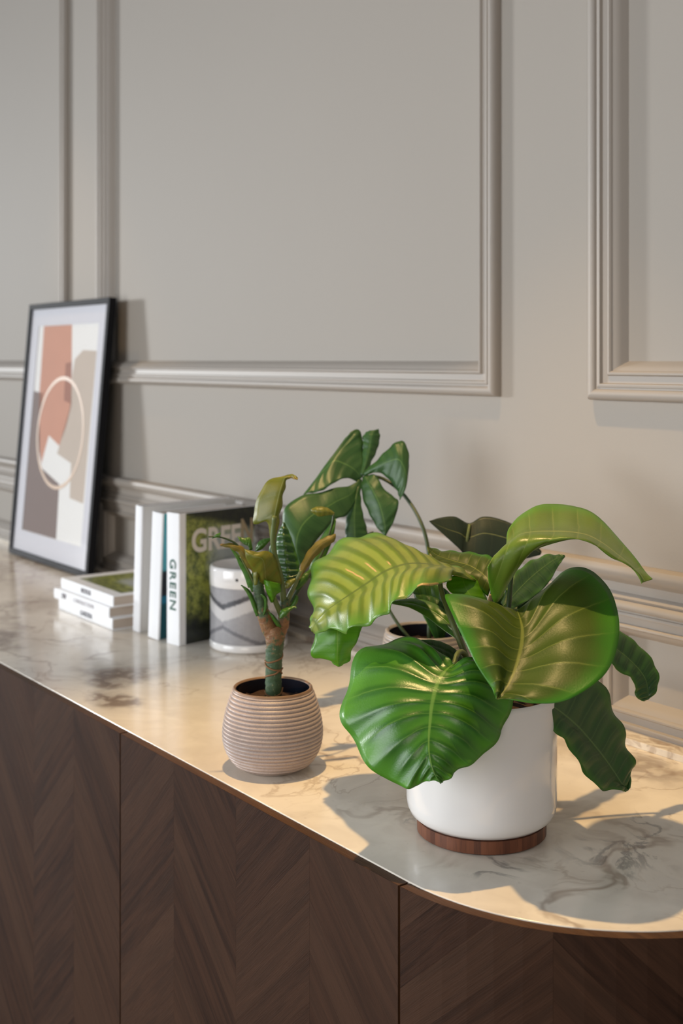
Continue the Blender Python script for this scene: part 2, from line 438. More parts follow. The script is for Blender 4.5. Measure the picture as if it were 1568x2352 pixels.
def leaf_mat(name, ca, cb, vein, npl, rough=0.33, trans=0.22, edge=None, stripe=0.55, thin=0.45, blot=None, tcol=None, spec=0.5, scorch=False):
    n = NT(name); s = n.n('SeparateXYZ', i0=n.uv()); p = n.obj()
    u, t = s.outputs[0], s.outputs[1]
    au = n.math('ABSOLUTE', n.math('MULTIPLY', n.math('SUBTRACT', u, 0.5), 2.0))
    wob = n.math('MULTIPLY', n.math('SUBTRACT', n.noise(p, 30, 3).outputs[0], 0.5), 0.02)
    ph = n.math('MULTIPLY', n.math('ADD', t, wob), math.pi * npl)
    sn = n.math('ABSOLUTE', n.math('SINE', ph))                # 0 in the grooves, 1 on the ridges
    st = n.ramp(sn, 0.35, 0.9)
    big = n.noise(p, 16, 4).outputs[0]
    col = n.mix(n.math('MULTIPLY', st, stripe), ca, cb)
    col = n.mix(n.math('MULTIPLY', n.ramp(big, 0.42, 0.72), 0.4), col, tuple(c * 0.72 for c in ca[:3]) + (1,))
    ve = n.math('MULTIPLY', n.math('POWER', n.math('SUBTRACT', 1.0, sn), 14.0), thin)
    col = n.mix(ve, col, vein)
    mid = n.math('SUBTRACT', 1.0, n.ramp(au, 0.010, 0.035))
    col = n.mix(n.math('MULTIPLY', mid, 0.8), col, vein)
    if edge is not None:
        col = n.mix(n.math('MULTIPLY', n.ramp(n.math('ADD', au, n.math('MULTIPLY', n.math('SUBTRACT', big, 0.5), 0.3)), 0.66, 0.98), 0.9), col, edge)
    if blot is not None:
        col = n.mix(n.math('MULTIPLY', n.ramp(n.noise(p, 42, 3, 0.6).outputs[0], 0.60, 0.70), blot[1]), col, blot[0])
    if scorch:
        sc = n.math('MULTIPLY', n.ramp(u, 0.955, 0.985), n.ramp(n.noise(p, 75, 3, 0.6).outputs[0], 0.46, 0.54))
        sc = n.math('MULTIPLY', sc, n.math('SUBTRACT', 1.0, n.ramp(t, 0.30, 0.42)))
        for t0, u0, u1 in ((0.56, 0.34, 0.47), (0.635, 0.28, 0.46), (0.48, 0.41, 0.475)):
            a = n.math('SUBTRACT', 1.0, n.ramp(n.math('ABSOLUTE', n.math('SUBTRACT', n.math('ADD', t, wob), t0)), 0.002, 0.006))
            a = n.math('MULTIPLY', a, n.math('MULTIPLY', n.ramp(u, u0, u0 + 0.03), n.math('SUBTRACT', 1.0, n.ramp(u, u1 - 0.03, u1))))
            sc = n.math('MAXIMUM', sc, a)
        col = n.mix(sc, col, c3(214, 176, 112))
    fn = n.noise(p, 500, 2).outputs[0]
    b = n.bsdf(Base_Color=col, Roughness=n.math('MULTIPLY_ADD', fn, 0.12, rough - 0.06), Specular_IOR_Level=spec, Normal=n.bump(n.math('ADD', fn, n.math('MULTIPLY', sn, 0.6)), 0.10, 0.0015))
    tr = n.n('BsdfTranslucent', Color=tcol if tcol is not None else n.mix(0.5, col, c3(150, 190, 30), 'ADD'))
    return n.done(n.n('MixShader', i0=trans, i1=b, i2=tr))
G = leaf_mat
M['leaf_green'] = G('leaf_green', c3(50, 102, 24), c3(84, 142, 40), c3(120, 160, 70), 13, 0.32, 0.16, edge=c3(88, 148, 44))
M['leaf_olive'] = G('leaf_olive', c3(66, 84, 26), c3(80, 96, 32), c3(134, 144, 66), 9, 0.40, 0.12, edge=c3(62, 122, 30), stripe=0.3, thin=0.55, spec=0.22)
M['leaf_lime'] = G('leaf_lime', c3(108, 128, 36), c3(164, 174, 76), c3(92, 108, 40), 15, 0.36, 0.22, edge=c3(96, 146, 44), stripe=0.6, thin=0.35, scorch=True)
M['leaf_bright'] = G('leaf_bright', c3(92, 150, 28), c3(112, 168, 38), c3(130, 170, 60), 6, 0.36, 0.42, stripe=0.4)
M['leaf_top'] = G('leaf_top', c3(104, 128, 40), c3(122, 142, 52), c3(160, 168, 88), 8, 0.34, 0.25, edge=c3(96, 146, 38), stripe=0.35)
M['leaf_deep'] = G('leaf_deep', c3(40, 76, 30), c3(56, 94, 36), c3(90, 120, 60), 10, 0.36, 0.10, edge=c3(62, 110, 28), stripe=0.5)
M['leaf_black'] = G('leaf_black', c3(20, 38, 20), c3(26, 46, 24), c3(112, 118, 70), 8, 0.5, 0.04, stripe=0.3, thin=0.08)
M['leaf_split'] = G('leaf_split', c3(48, 86, 42), c3(66, 104, 52), c3(100, 136, 72), 9, 0.42, 0.14, stripe=0.4, thin=0.15)
M['leaf_yellow'] = G('leaf_yellow', c3(112, 116, 34), c3(142, 134, 46), c3(150, 160, 96), 5, 0.4, 0.25, stripe=0.4, thin=0.1, blot=(c3(150, 104, 40), 0.5))
M['leaf_brown'] = G('leaf_brown', c3(130, 114, 44), c3(108, 100, 36), c3(180, 150, 90), 5, 0.5, 0.2, stripe=0.5, thin=0.1, blot=(c3(120, 78, 34), 0.8))
M['leaf_small'] = G('leaf_small', c3(66, 108, 36), c3(84, 126, 44), c3(110, 140, 70), 7, 0.34, 0.2, stripe=0.4, thin=0.15)

def bark():
    n = NT('cane_bark'); p = n.geo(); s = n.n('SeparateXYZ', i0=p)
    z = s.outputs[2]
    nz = n.noise(p, 120, 5, 0.7).outputs[0]
    g = n.mix(nz, c3(44, 76, 52), c3(84, 104, 62))
    b = n.mix(nz, c3(92, 60, 38), c3(172, 122, 74))
    zz = n.math('ADD', z, n.math('MULTIPLY', n.math('SUBTRACT', n.noise(p, 90, 4, 0.7).outputs[0], 0.5), 0.09))
    f = n.math('SUBTRACT', 1.0, n.ramp(n.math('ABSOLUTE', n.math('SUBTRACT', zz, ZT + 0.172)), 0.008, 0.022))
    col = n.mix(f, g, b)
    ring = n.ramp(n.math('ABSOLUTE', n.math('SINE', n.math('MULTIPLY', zz, 200.0))), 0.96, 1.0)
    col = n.mix(n.math('MULTIPLY', ring, 0.45), col, c3(40, 44, 30))
    col = n.mix(n.math('MULTIPLY', n.ramp(n.noise(p, 240, 3).outputs[0], 0.62, 0.7), 0.5), col, c3(168, 160, 120))
    return n.done(n.bsdf(Base_Color=col, Roughness=0.55, Normal=n.bump(nz, 0.5, 0.003)))
M['bark'] = bark()

# ------------------------------------------------------------------ setting: wall with panel mouldings
YW, REC = 1.275, 0.012
WX0, WX1, WZ1 = -5.2, 1.6, 2.75
ZR0, ZR1 = 0.978, 1.028                       # chair rail
MW, MH = 0.053, 0.016                         # moulding width and projection
gap = 0.180
xr1 = WX(1150, YW)                            # right outer edge of the middle panel
xl1 = xr1 - 1.365
xl2 = xr1 + gap
panels = [(xl1 - gap - 1.365, xl1 - gap), (xl1, xr1), (xl2, xl2 + 1.365)]
zb, zt = 1.2455, 2.52
LOW0, LOW1 = 0.795, 0.982
def field(x0, x1, z0, z1, k=0.040): return (x0 + k, x1 - k, z0 + k, z1 - k)
holes = [field(a, b, zb, zt) for a, b in panels] + [field(a, b, LOW0, LOW1, 0.036) for a, b in panels]
xs = sorted({WX0, WX1} | {h[0] for h in holes} | {h[1] for h in holes})
zs = sorted({0.0, WZ1} | {h[2] for h in holes} | {h[3] for h in holes})
V, Fc = [], []
def quad(a, b, c, d):
    o = len(V); V.extend([a, b, c, d]); Fc.append((o, o + 1, o + 2, o + 3))
for i in range(len(xs) - 1):
    for k in range(len(zs) - 1):
        xm, zm = (xs[i] + xs[i + 1]) / 2, (zs[k] + zs[k + 1]) / 2
        inh = any(h[0] < xm < h[1] and h[2] < zm < h[3] for h in holes)
        y = YW + (REC if inh else 0)
        quad((xs[i], y, zs[k]), (xs[i + 1], y, zs[k]), (xs[i + 1], y, zs[k + 1]), (xs[i], y, zs[k + 1]))
for (a, b, c, d) in holes:
    y0, y1 = YW, YW + REC
    quad((a, y0, c), (b, y0, c), (b, y1, c), (a, y1, c)); quad((a, y0, d), (b, y0, d), (b, y1, d), (a, y1, d))
    quad((a, y0, c), (a, y0, d), (a, y1, d), (a, y1, c)); quad((b, y0, c), (b, y0, d), (b, y1, d), (b, y1, c))
yb = YW + 0.12
quad((WX0, yb, 0), (WX1, yb, 0), (WX1, yb, WZ1), (WX0, yb, WZ1))
quad((WX0, YW, WZ1), (WX1, YW, WZ1), (WX1, yb, WZ1), (WX0, yb, WZ1))
quad((WX0, YW, 0), (WX0, yb, 0), (WX0, yb, WZ1), (WX0, YW, WZ1)); quad((WX1, YW, 0), (WX1, yb, 0), (WX1, yb, WZ1), (WX1, YW, WZ1))
tag(mesh('wall_back', V, Fc, M['wall'], smooth=False), 'pale greige panelled wall behind the sideboard', 'wall', kind='structure')

# moulding profile: (distance from the outer edge inwards, height off the wall)
PROF = [(0.0, 0.0), (0.0, 0.006), (0.001, 0.0105), (0.003, 0.0140), (0.006, 0.0158), (0.0095, 0.0160), (0.0125, 0.0148), (0.0145, 0.0122),
        (0.0150, 0.0102), (0.0172, 0.0102), (0.0178, 0.0118), (0.0200, 0.0126), (0.0224, 0.0118), (0.0230, 0.0086), (0.0236, 0.0070),
        (0.0330, 0.0066), (0.0336, 0.0088), (0.0352, 0.0106), (0.0375, 0.0108), (0.0395, 0.0090), (0.0402, 0.0060),
        (0.0440, 0.0036), (0.0480, -0.0030), (0.0510, -0.0085), (0.0530, -REC)]
def moulding(n, x0, x1, z0, z1, label):
    root = empty('trim_%d' % n, (x0, YW, z0)); tag(root, label, 'moulding', kind='structure')
    cs = [(x0, z0, 1, 1), (x1, z0, -1, 1), (x1, z1, -1, -1), (x0, z1, 1, -1)]
    for e in range(4):
        A, B = cs[e], cs[(e + 1) % 4]
        V, Fc = [], []
        for c in (A, B):
            for (w, h) in PROF: V.append((c[0] + c[2] * w, YW - h, c[1] + c[3] * w))
        m = len(PROF)
        for k in range(m - 1): Fc.append((k, k + 1, m + k + 1, m + k))
        mesh('moulding_strip', V, Fc, M['moulding'], root, sharp=40)
ti = 1
names = ['left', 'middle', 'right']
for i, (a, b) in enumerate(panels):
    moulding(ti, a, b, zb, zt, ['raised picture moulding of the tall wall panel at the far left', 'raised picture moulding of the wide wall panel in the middle', 'raised picture moulding of the tall wall panel at the right edge'][i]); ti += 1
for i, (a, b) in enumerate(panels):
    moulding(ti, a, b, LOW0, LOW1, ['low wainscot moulding behind the picture frame', 'low wainscot moulding behind the books and plants', 'low wainscot moulding to the right of the white pot'][i]); ti += 1
# chair rail
RP = [(0.0, ZR0), (0.006, ZR0), (0.011, ZR0 + 0.002), (0.0135, ZR0 + 0.006), (0.011, ZR0 + 0.0105), (0.0075, ZR0 + 0.0125), (0.0075, ZR0 + 0.024), (0.010, ZR0 + 0.0265),
      (0.014, ZR0 + 0.029), (0.0185, ZR0 + 0.033), (0.0215, ZR0 + 0.039), (0.0215, ZR0 + 0.0445), (0.0185, ZR0 + 0.0485), (0.012, ZR0 + 0.050), (0.0, ZR0 + 0.050)]
V, Fc = [], []
for x in (WX0, WX1):
    for (w, z) in RP: V.append((x, YW - w, z))
m = len(RP)
for k in range(m - 1): Fc.append((k, k + 1, m + k + 1, m + k))
tag(mesh('trim_%d' % ti, V, Fc, M['moulding'], sharp=40), 'horizontal chair rail running along the wall above the sideboard', 'chair rail', kind='structure')
tag(box('floor', (-5.2, 1.6, -4.0, YW + 0.12, -0.05, 0.0), M['floor']), 'brown wooden floor under the sideboard', 'floor', kind='structure')

# ------------------------------------------------------------------ sideboard
YF = 0.746                       # front edge of the marble
RD = 0.2500                      # radius of the rounded end
XE = -0.8916                     # where the curve begins
XL = -3.65
DT = 0.0125                       # door thickness
yc = YF + RD
def outline(r, y_back, n=48):
    """plan outline of the sideboard shape, front from left to right, then round the end"""
    pts = [(XL, yc - r)]
    for i in range(n + 1):
        a = -math.pi / 2 + math.pi * i / n
        x, y = XE + r * math.cos(a), yc + r * math.sin(a)
        if y > y_back: break
        pts.append((x, y))
    xb = XE + math.sqrt(max(r * r - (y_back - yc) ** 2, 0)) if abs(y_back - yc) < r else XE
    pts += [(xb, y_back), (XL, y_back)]
    return pts
def prism(name, pts, z0, z1, mat, parent, bevel=0):
    n = len(pts)
    V = [(x, y, z0) for x, y in pts] + [(x, y, z1) for x, y in pts]
    Fc = [tuple(range(n))[::-1], tuple(range(n, 2 * n))] + [(i, (i + 1) % n, n + (i + 1) % n, n + i) for i in range(n)]
    o = mesh(name, V, Fc, mat, parent, sharp=35)
    if bevel:
        b = o.modifiers.new('bevel', 'BEVEL'); b.width = bevel; b.segments = 2; b.limit_method = 'ANGLE'; b.angle_limit = math.radians(50)
    return o
top = empty('marble_worktop', (-1.9, 1.0, ZT - 0.02))
tag(top, 'polished cream marble worktop with grey brown veins and a rounded end', 'worktop')
prism('slab', outline(RD, YW - 0.001), ZT - 0.02, ZT, M['marble'], top, 0.0008)
box('upstand', (XL, XE + 0.06, 1.237, YW - 0.0005, ZT, ZT + 0.009), M['marble'], top, 0.0008)

sb = empty('sideboard', (-1.9, 1.0, 0.0))
tag(sb, 'long dark walnut sideboard with chevron veneer doors and a curved end', 'sideboard')
prism('body', outline(RD - 0.0015, YW - 0.002), 0.09, ZT - 0.0205, M['dowel'], sb)
prism('plinth', outline(RD - 0.05, YW - 0.004), 0.0, 0.09, M['plinth'], sb)
def front(s, off, z):
    """s = distance along the front from the start of the curve (negative on the straight run)"""
    r = RD + off
    if s <= 0: return (XE + s, yc - r, z)
    a = -math.pi / 2 + s / RD
    return (XE + r * math.cos(a), yc + r * math.sin(a), z)
DZ0, DZ1 = 0.095, ZT - 0.0012
DWID = 0.5880
strip_cache = {}
def door(s0, s1, label=None):
    d = mesh_door = None
    curved = s1 > 0
    ns = 40 if curved else 2
    V, Fc = [], []
    ss = [s0 + (s1 - s0) * i / (ns - 1) for i in range(ns)]
    for s in ss:
        V += [front(s, 0.0006, DZ0), front(s, 0.0006, DZ1), front(s, DT - 0.0007, DZ1), front(s, DT - 0.0007, DZ0)]
    for i in range(ns - 1):
        a, b = 4 * i, 4 * i + 4
        for k in range(4): Fc.append((a + k, b + k, b + (k + 1) % 4, a + (k + 1) % 4))
    Fc += [(0, 1, 2, 3), tuple(4 * (ns - 1) + k for k in (3, 2, 1, 0))]
    d = mesh('door', V, Fc, M['door_edge'], sb, smooth=curved, sharp=30 if curved else None)
    if label: d['label'] = label
    # chevron veneer: each slanted strip its own leaf of wood
    ncol = max(1, round((s1 - s0) / 0.147)); cw = (s1 - s0) / ncol
    pitch = 0.054; rise = cw * 0.95
    for c in range(ncol):
        a, b = s0 + c * cw, s0 + (c + 1) * cw
        sg = 1 if c % 2 == 0 else -1
        k0 = int(math.floor((DZ0 - rise) / pitch)) - 1; k1 = int(math.ceil((DZ1 + rise) / pitch)) + 1
        for k in range(k0, k1):
            zlo = k * pitch
            nseg = 6
            g = 0.00007
            cols = []
            fs = {i / nseg for i in range(nseg + 1)}
            for edge, lim in ((g, DZ1), (pitch - g, DZ1), (g, DZ0), (pitch - g, DZ0)):
                f = (lim - edge - zlo) / rise
                f = f if sg > 0 else 1 - f
                if 0 < f < 1: fs.add(f)
            for f in sorted(fs):
                s = a + g + (b - a - 2 * g) * f
                zz = zlo + rise * (f if sg > 0 else 1 - f)
                l, h = max(zz + g, DZ0), min(zz + pitch - g, DZ1)
                if h - l > -1e-6: cols.append((s, l, max(h, l + 1e-5), f))
            if len(cols) < 2: continue
            V, Fc, uv = [], [], []
            for (s, l, h, f) in cols:
                for z, o in ((l, DT - 0.0007), (l, DT), (h, DT), (h, DT - 0.0007)):
                    V.append(front(s, o, z))
                    al = (s - a) * 0.725 + (z - zlo) * 0.69 * sg; ac = (z - zlo) * 0.725 - (s - a) * 0.69 * sg
                    uv.append((al, ac))
            n = len(cols)
            for i in range(n - 1):
                p, q = 4 * i, 4 * i + 4
                Fc += [(p + 1, q + 1, q + 2, p + 2), (p + 2, q + 2, q + 3, p + 3), (p, q, q + 1, p + 1)]
            Fc += [(0, 1, 2, 3), tuple(4 * (n - 1) + k2 for k2 in (3, 2, 1, 0))]
            mesh('veneer_strip', V, Fc, M['veneer'], d, smooth=False, uv=uv)
    return d
GAP = 0.0016
door(-3 * DWID + GAP, -2 * DWID - GAP)
door(-2 * DWID + GAP, -DWID - GAP)
door(-DWID + GAP, -GAP)
door(GAP, math.pi * RD * 0.98, 'curved door wrapping round the end')
box('end_panel', (XL, XE - 3 * DWID - GAP, YF - DT, YF - 0.0006, DZ0, DZ1), M['door_edge'], sb)

# ------------------------------------------------------------------ framed print
fyb, fyt, fht = 1.183, 1.240, 0.643
fx0, fx1 = -3.028, -2.555
ft = 0.018
up = Vector((0, fyt - fyb, fht)); flen = up.length; up.normalize()
fn = Vector((0, -up.z, up.y))                       # front normal
fo = Vector((fx0, fyb, ZT + ft * abs(fn.z) * 0 + 0.0))
fr = empty('picture_frame', (0.5 * (fx0 + fx1), fyb, ZT))
tag(fr, 'black framed abstract print in terracotta, taupe and brown leaning on the wall', 'picture frame')
lift = 0.0021
def fp(u, v, w): return Vector((fx0 + u, fyb, ZT + lift)) + up * v + fn * w    # w = towards the room
fw = fx1 - fx0; bw = 0.014
def bar(name, q):
    V = []
    for w in (-ft, 0.0):
        for (u, v) in q: V.append(fp(u, v, w))
    o = mesh(name, V, [(3, 2, 1, 0), (4, 5, 6, 7)] + [(i, (i + 1) % 4, 4 + (i + 1) % 4, 4 + i) for i in range(4)], M['frame_black'], fr, smooth=False)
    b = o.modifiers.new('bevel', 'BEVEL'); b.width = 0.0008; b.segments = 2
    return o
bar('frame_bar', [(0, 0), (fw, 0), (fw - bw, bw), (bw, bw)])
bar('frame_bar', [(fw, 0), (fw, flen), (fw - bw, flen - bw), (fw - bw, bw)])
bar('frame_bar', [(fw, flen), (0, flen), (bw, flen - bw), (fw - bw, flen - bw)])
bar('frame_bar', [(0, flen), (0, 0), (bw, bw), (bw, flen - bw)])
def slab_uv(name, poly, w0, w1, mat, parent):
    n = len(poly)
    V = [fp(u, v, w0) for u, v in poly] + [fp(u, v, w1) for u, v in poly]
    Fc = [tuple(range(n))[::-1], tuple(range(n, 2 * n))] + [(i, (i + 1) % n, n + (i + 1) % n, n + i) for i in range(n)]
    return mesh(name, V, Fc, mat, parent, smooth=False)
rect = lambda a, b, c, d: [(a, c), (b, c), (b, d), (a, d)]
slab_uv('backing_board', rect(bw * 0.6, fw - bw * 0.6, bw * 0.6, flen - bw * 0.6), -ft + 0.001, -0.0095, M['frame_black'], fr)
def on_print(px, py):
    o = Vector((0, 0, ZC)); r = Vector(P(px, py, 1.0)) - o
    w = -0.0075
    p0 = fp(0, 0, w); t = (p0 - o).dot(fn) / r.dot(fn)
    q = o + r * t - p0
    return (q.x, q.dot(up))
pa = [on_print(*c) for c in ((91, 748), (231, 742), (185, 1257), (51, 1216))]
pu0, pu1 = (pa[0][0] + pa[3][0]) / 2, (pa[1][0] + pa[2][0]) / 2
pv0, pv1 = (pa[2][1] + pa[3][1]) / 2, (pa[0][1] + pa[1][1]) / 2
pr = slab_uv('print', rect(pu0 - 0.005, pu1 + 0.005, pv0 - 0.005, pv1 + 0.005), -0.0095, -0.0075, M['art_ivory'], fr)
# passe-partout with its window
V, Fc = [], []
A = rect(bw * 0.7, fw - bw * 0.7, bw * 0.7, flen - bw * 0.7); B = rect(pu0, pu1, pv0, pv1)
for q in (A, B):
    for (u, v) in q: V.append(fp(u, v, -0.0058))
for (u, v) in B: V.append(fp(u, v, -0.0074))
for i in range(4):
    j = (i + 1) % 4
    Fc += [(i, j, 4 + j, 4 + i), (4 + i, 4 + j, 8 + j, 8 + i)]
mesh('passepartout', V, Fc, M['passepartout'], fr, smooth=False)
def shape(name, pts, mat, lay, label):
    q = []
    for c in pts:
        u, v = on_print(*c)
        q.append((min(max(u, pu0 + 0.001), pu1 - 0.001), min(max(v, pv0 + 0.001), pv1 - 0.001)))
    o = slab_uv(name, q, -0.0075, -0.0075 + 0.00015 * lay, mat, pr); o['label'] = label
shape('printed_shape', [(102, 740), (166, 738), (164, 930), (150, 985), (136, 1024), (112, 1000), (95, 1065), (88, 1000), (91, 895)], M['art_terracotta'], 1, 'terracotta printed shape')
shape('printed_shape', [(172, 825), (191, 804), (222, 806), (191, 1157), (160, 1144), (163, 1064), (131, 1042), (147, 985), (160, 940), (166, 860)], M['art_taupe'], 1, 'taupe printed shape')
shape('printed_shape', [(70, 898), (99, 903), (91, 960), (92, 1072), (136, 1112), (127, 1260), (40, 1214), (55, 1103)], M['art_brown'], 1, 'dark brown printed shape')
shape('printed_shape', [(151, 835), (165, 831), (163, 927), (147, 920)], M['art_rust'], 2, 'rust printed strip')
cu, cv = on_print(137, 994); rr = 0.134
V, Fc = [], []
NN = 64
for i in range(NN):
    a = 2 * math.pi * i / NN
    for r in (rr - 0.0045, rr + 0.0045):
        for w in (-0.0070, -0.00685): V.append(fp(cu + r * math.cos(a), cv + r * math.sin(a), w))
for i in range(NN):
    p, q = 4 * i, 4 * ((i + 1) % NN)
    Fc += [(p + 1, q + 1, q + 3, p + 3), (p, p + 2, q + 2, q), (p, q, q + 1, p + 1), (p + 2, p + 3, q + 3, q + 2)]
mesh('printed_ring', V, Fc, M['art_gold'], pr, smooth=False)['label'] = 'thin gold ring on the print'
slab_uv('glass_pane', rect(bw * 0.8, fw - bw * 0.8, bw * 0.8, flen - bw * 0.8), -0.0040, -0.0022, M['glass'], fr)

# ------------------------------------------------------------------ books
def book(loc, rz, lean, L, H, T, label, cover, front_mat=None, lie=False, pages_in=0.006, group=None):
    """local axes: x = from spine to fore edge, y = thickness, z = height"""
    e = empty('book', loc)
    e.rotation_mode = 'QUATERNION'
    m = Matrix.Rotation(rz, 4, 'Z') @ Matrix.Rotation(lean, 4, 'X')
    e.rotation_quaternion = m.to_quaternion()
    tag(e, label, 'book', group)
    t = 0.0022
    # case: spine with rounded joints and two boards
    sec = [(L, 0), (0.010, 0), (0.006, 0.0007), (0.002, 0), (0, 0.0015), (-0.0006, T / 2), (0, T - 0.0015), (0.002, T), (0.006, T - 0.0007), (0.010, T), (L, T), (L, T - t), (t, T - t), (t, t), (L, t)]
    V, n = [], len(sec)
    for z in (0.0, H):
        for (x, y) in sec: V.append((x, y, z))
    Fc = [(i, (i + 1) % n, n + (i + 1) % n, n + i) for i in range(n)]
    for o in (0, n):
        # boards and spine caps as quads
        caps = [(0, 1, 13, 14), (1, 2, 3, 13), (3, 4, 13), (4, 5, 12, 13), (5, 6, 12), (6, 7, 12), (7, 8, 9, 12), (9, 10, 11, 12)]
        for c in caps: Fc.append(tuple(o + k for k in (c if o else c[::-1])))
    mesh('cover', V, Fc, cover, e, smooth=False, local=True)
    box('pages', (t, L - pages_in, t, T - t, 0.003, H - 0.003), M['paper'], e, local=True)
    return e
uvq = [(0, 0), (1, 0), (1, 1), (0, 1)]
def print_panel(name, q, mat, parent, uv=uvq):
    mesh(name, q, [(0, 1, 2, 3)], mat, parent, smooth=False, local=True, uv=uv)
XC, YC0 = -1.8625, 1.0364
ang = math.radians(8.0)
def along(t, f=0.0, z=0.0):
    """point t metres to the left along the row of spines"""
    return (XC - math.cos(ang) * t - math.sin(ang) * f, YC0 - math.sin(ang) * t * 0.9 + math.cos(ang) * f, ZT + 0.0005 + z)
RZ = math.pi / 2 + ang
# book C: local y runs away from the viewer's right, i.e. to the left along the row
bc = book(along(0), RZ, 0, 0.173, 0.231, 0.037, 'thick white book titled GREEN with a foliage photograph on its cover', M['cover_white'])
print_panel('cover_print', [(0.0145, -0.0003, 0.0005), (0.173, -0.0003, 0.0005), (0.173, -0.0003, 0.2305), (0.0145, -0.0003, 0.2305)], M['foliage_cover'], bc)
TM = Matrix(((1, 0, 0, 0), (0, 0, 1, 0), (0, 1, 0, 0), (0, 0, 0, 1)))
def cover_text(body, x, z, size, mat, parent, sx=1.0, bold=0.0, name='title_lettering'):
    m = Matrix.Translation((x, -0.0005, z)) @ Matrix.Rotation(math.pi / 2, 4, 'X')
    return text(name, body, size, mat, parent, m, sx=sx, bold=bold)
cover_text('GREE', 0.083, 0.178, 0.056, M['title_cream'], bc, sx=0.86, bold=0.0016)
cover_text('N', 0.154, 0.184, 0.062, M['title_tan'], bc, sx=0.66, bold=0.0016)
def spine_text(body, y, z, size, mat, parent, bold=0.0, sx=1.0, name='spine_lettering', spacing=1.0):
    # reads downwards along the spine
    m = Matrix.Translation((-0.0008, y, z)) @ Matrix(((0, 0, -1, 0), (0, 1, 0, 0), (-1, 0, 0, 0), (0, 0, 0, 1)))
    m = Matrix.Translation((-0.0009, y, z)) @ Matrix.Rotation(math.pi / 2, 4, 'X') @ Matrix.Rotation(-math.pi / 2, 4, 'Y') @ Matrix.Rotation(-math.pi / 2, 4, 'Z')
    return text(name, body, size, mat, parent, m, bold=bold, sx=sx, spacing=spacing)
spine_text('GREEN', 0.0185, 0.105, 0.024, M['ink_green'], bc, bold=0.0004, sx=1.08, spacing=1.2)
bb = book(along(0.0630), RZ, math.radians(3.4), 0.168, 0.227, 0.032, 'white book with a teal cover leaning against the GREEN book', M['cover_white'])
print_panel('cover_print', [(0.004, -0.0003, 0.0005), (0.168, -0.0003, 0.0005), (0.168, -0.0003, 0.2265), (0.004, -0.0003, 0.2265)], M['teal_cover'], bb)
ba = book(along(0.1370, 0.010), RZ - math.radians(3.0), math.radians(2.5), 0.212, 0.232, 0.0225, 'white hardback with a plain pale grey cover, leftmost of the standing books', M['cover_white'])
print_panel('cover_print', [(0.004, -0.0003, 0.0005), (0.212, -0.0003, 0.0005), (0.212, -0.0003, 0.2315), (0.004, -0.0003, 0.2315)], M['cover_grey'], ba)

# the stack of three lying books, spines towards the room
def lying(x1, y0, z, L, W, T, label, twist, front_mat=None, bits=()):
    e = empty('book', (x1, y0, ZT + z)); e.rotation_euler = (0, 0, twist)
    tag(e, label, 'book', 'stack of lying books')
    t = 0.002
    sec = [(W, 0), (0.001, 0), (0, 0.001), (-0.0005, T / 2), (0, T - 0.001), (0.001, T), (W, T), (W, T - t), (t, T - t), (t, t), (W, t)]
    n = len(sec); V = []
    for x in (0.0, -L):
        for (y, zz) in sec: V.append((x, y, zz))
    Fc = [(i, (i + 1) % n, n + (i + 1) % n, n + i) for i in range(n)]
    for o in (0, n):
        for c in [(0, 1, 9, 10), (1, 2, 9), (2, 3, 8, 9), (3, 4, 8), (4, 5, 8), (5, 6, 7, 8)]: Fc.append(tuple(o + k for k in c))
    mesh('cover', V, Fc, M['cover_white'], e, smooth=False, local=True)
    box('pages', (-L + 0.003, -0.003, t, W - 0.005, t, T - t), M['paper'], e, local=True)
    for (body, xx, zz, size, mat, bold) in bits:
        m = Matrix.Translation((xx, -0.0009, zz)) @ Matrix.Rotation(math.pi / 2, 4, 'X')
        text('spine_lettering', body, size, mat, e, m, bold=bold)
    return e
b3 = lying(-2.045, 0.998, 0.0004, 0.240, 0.170, 0.0215, 'white lying book with grey spine lettering, bottom of the stack of three', 0.0, bits=(('GARDEN', -0.112, 0.0105, 0.013, M['ink_grey'], 0.0003),))
b2 = lying(-2.050, 0.994, 0.0222, 0.244, 0.170, 0.0205, 'white lying book with pale spine lettering, middle of the stack of three', 0.01, bits=(('DIV', -0.196, 0.0105, 0.013, M['ink_dark'], 0.0004), ('CONSTRUCTIONS', -0.108, 0.0105, 0.011, M['ink_pale'], 0.0)))
b1 = lying(-2.046, 1.000, 0.0430, 0.236, 0.170, 0.0205, 'white lying book with a garden photograph on its cover, top of the stack', -0.006, bits=(('MODUS', -0.118, 0.0102, 0.0125, M['ink_dark'], 0.0003),))
mesh('cover_print', [(-0.205, 0.025, 0.0208), (-0.018, 0.025, 0.0208), (-0.018, 0.142, 0.0208), (-0.205, 0.142, 0.0208)], [(0, 1, 2, 3)], M['garden_cover'], b1, smooth=False, local=True, uv=uvq)

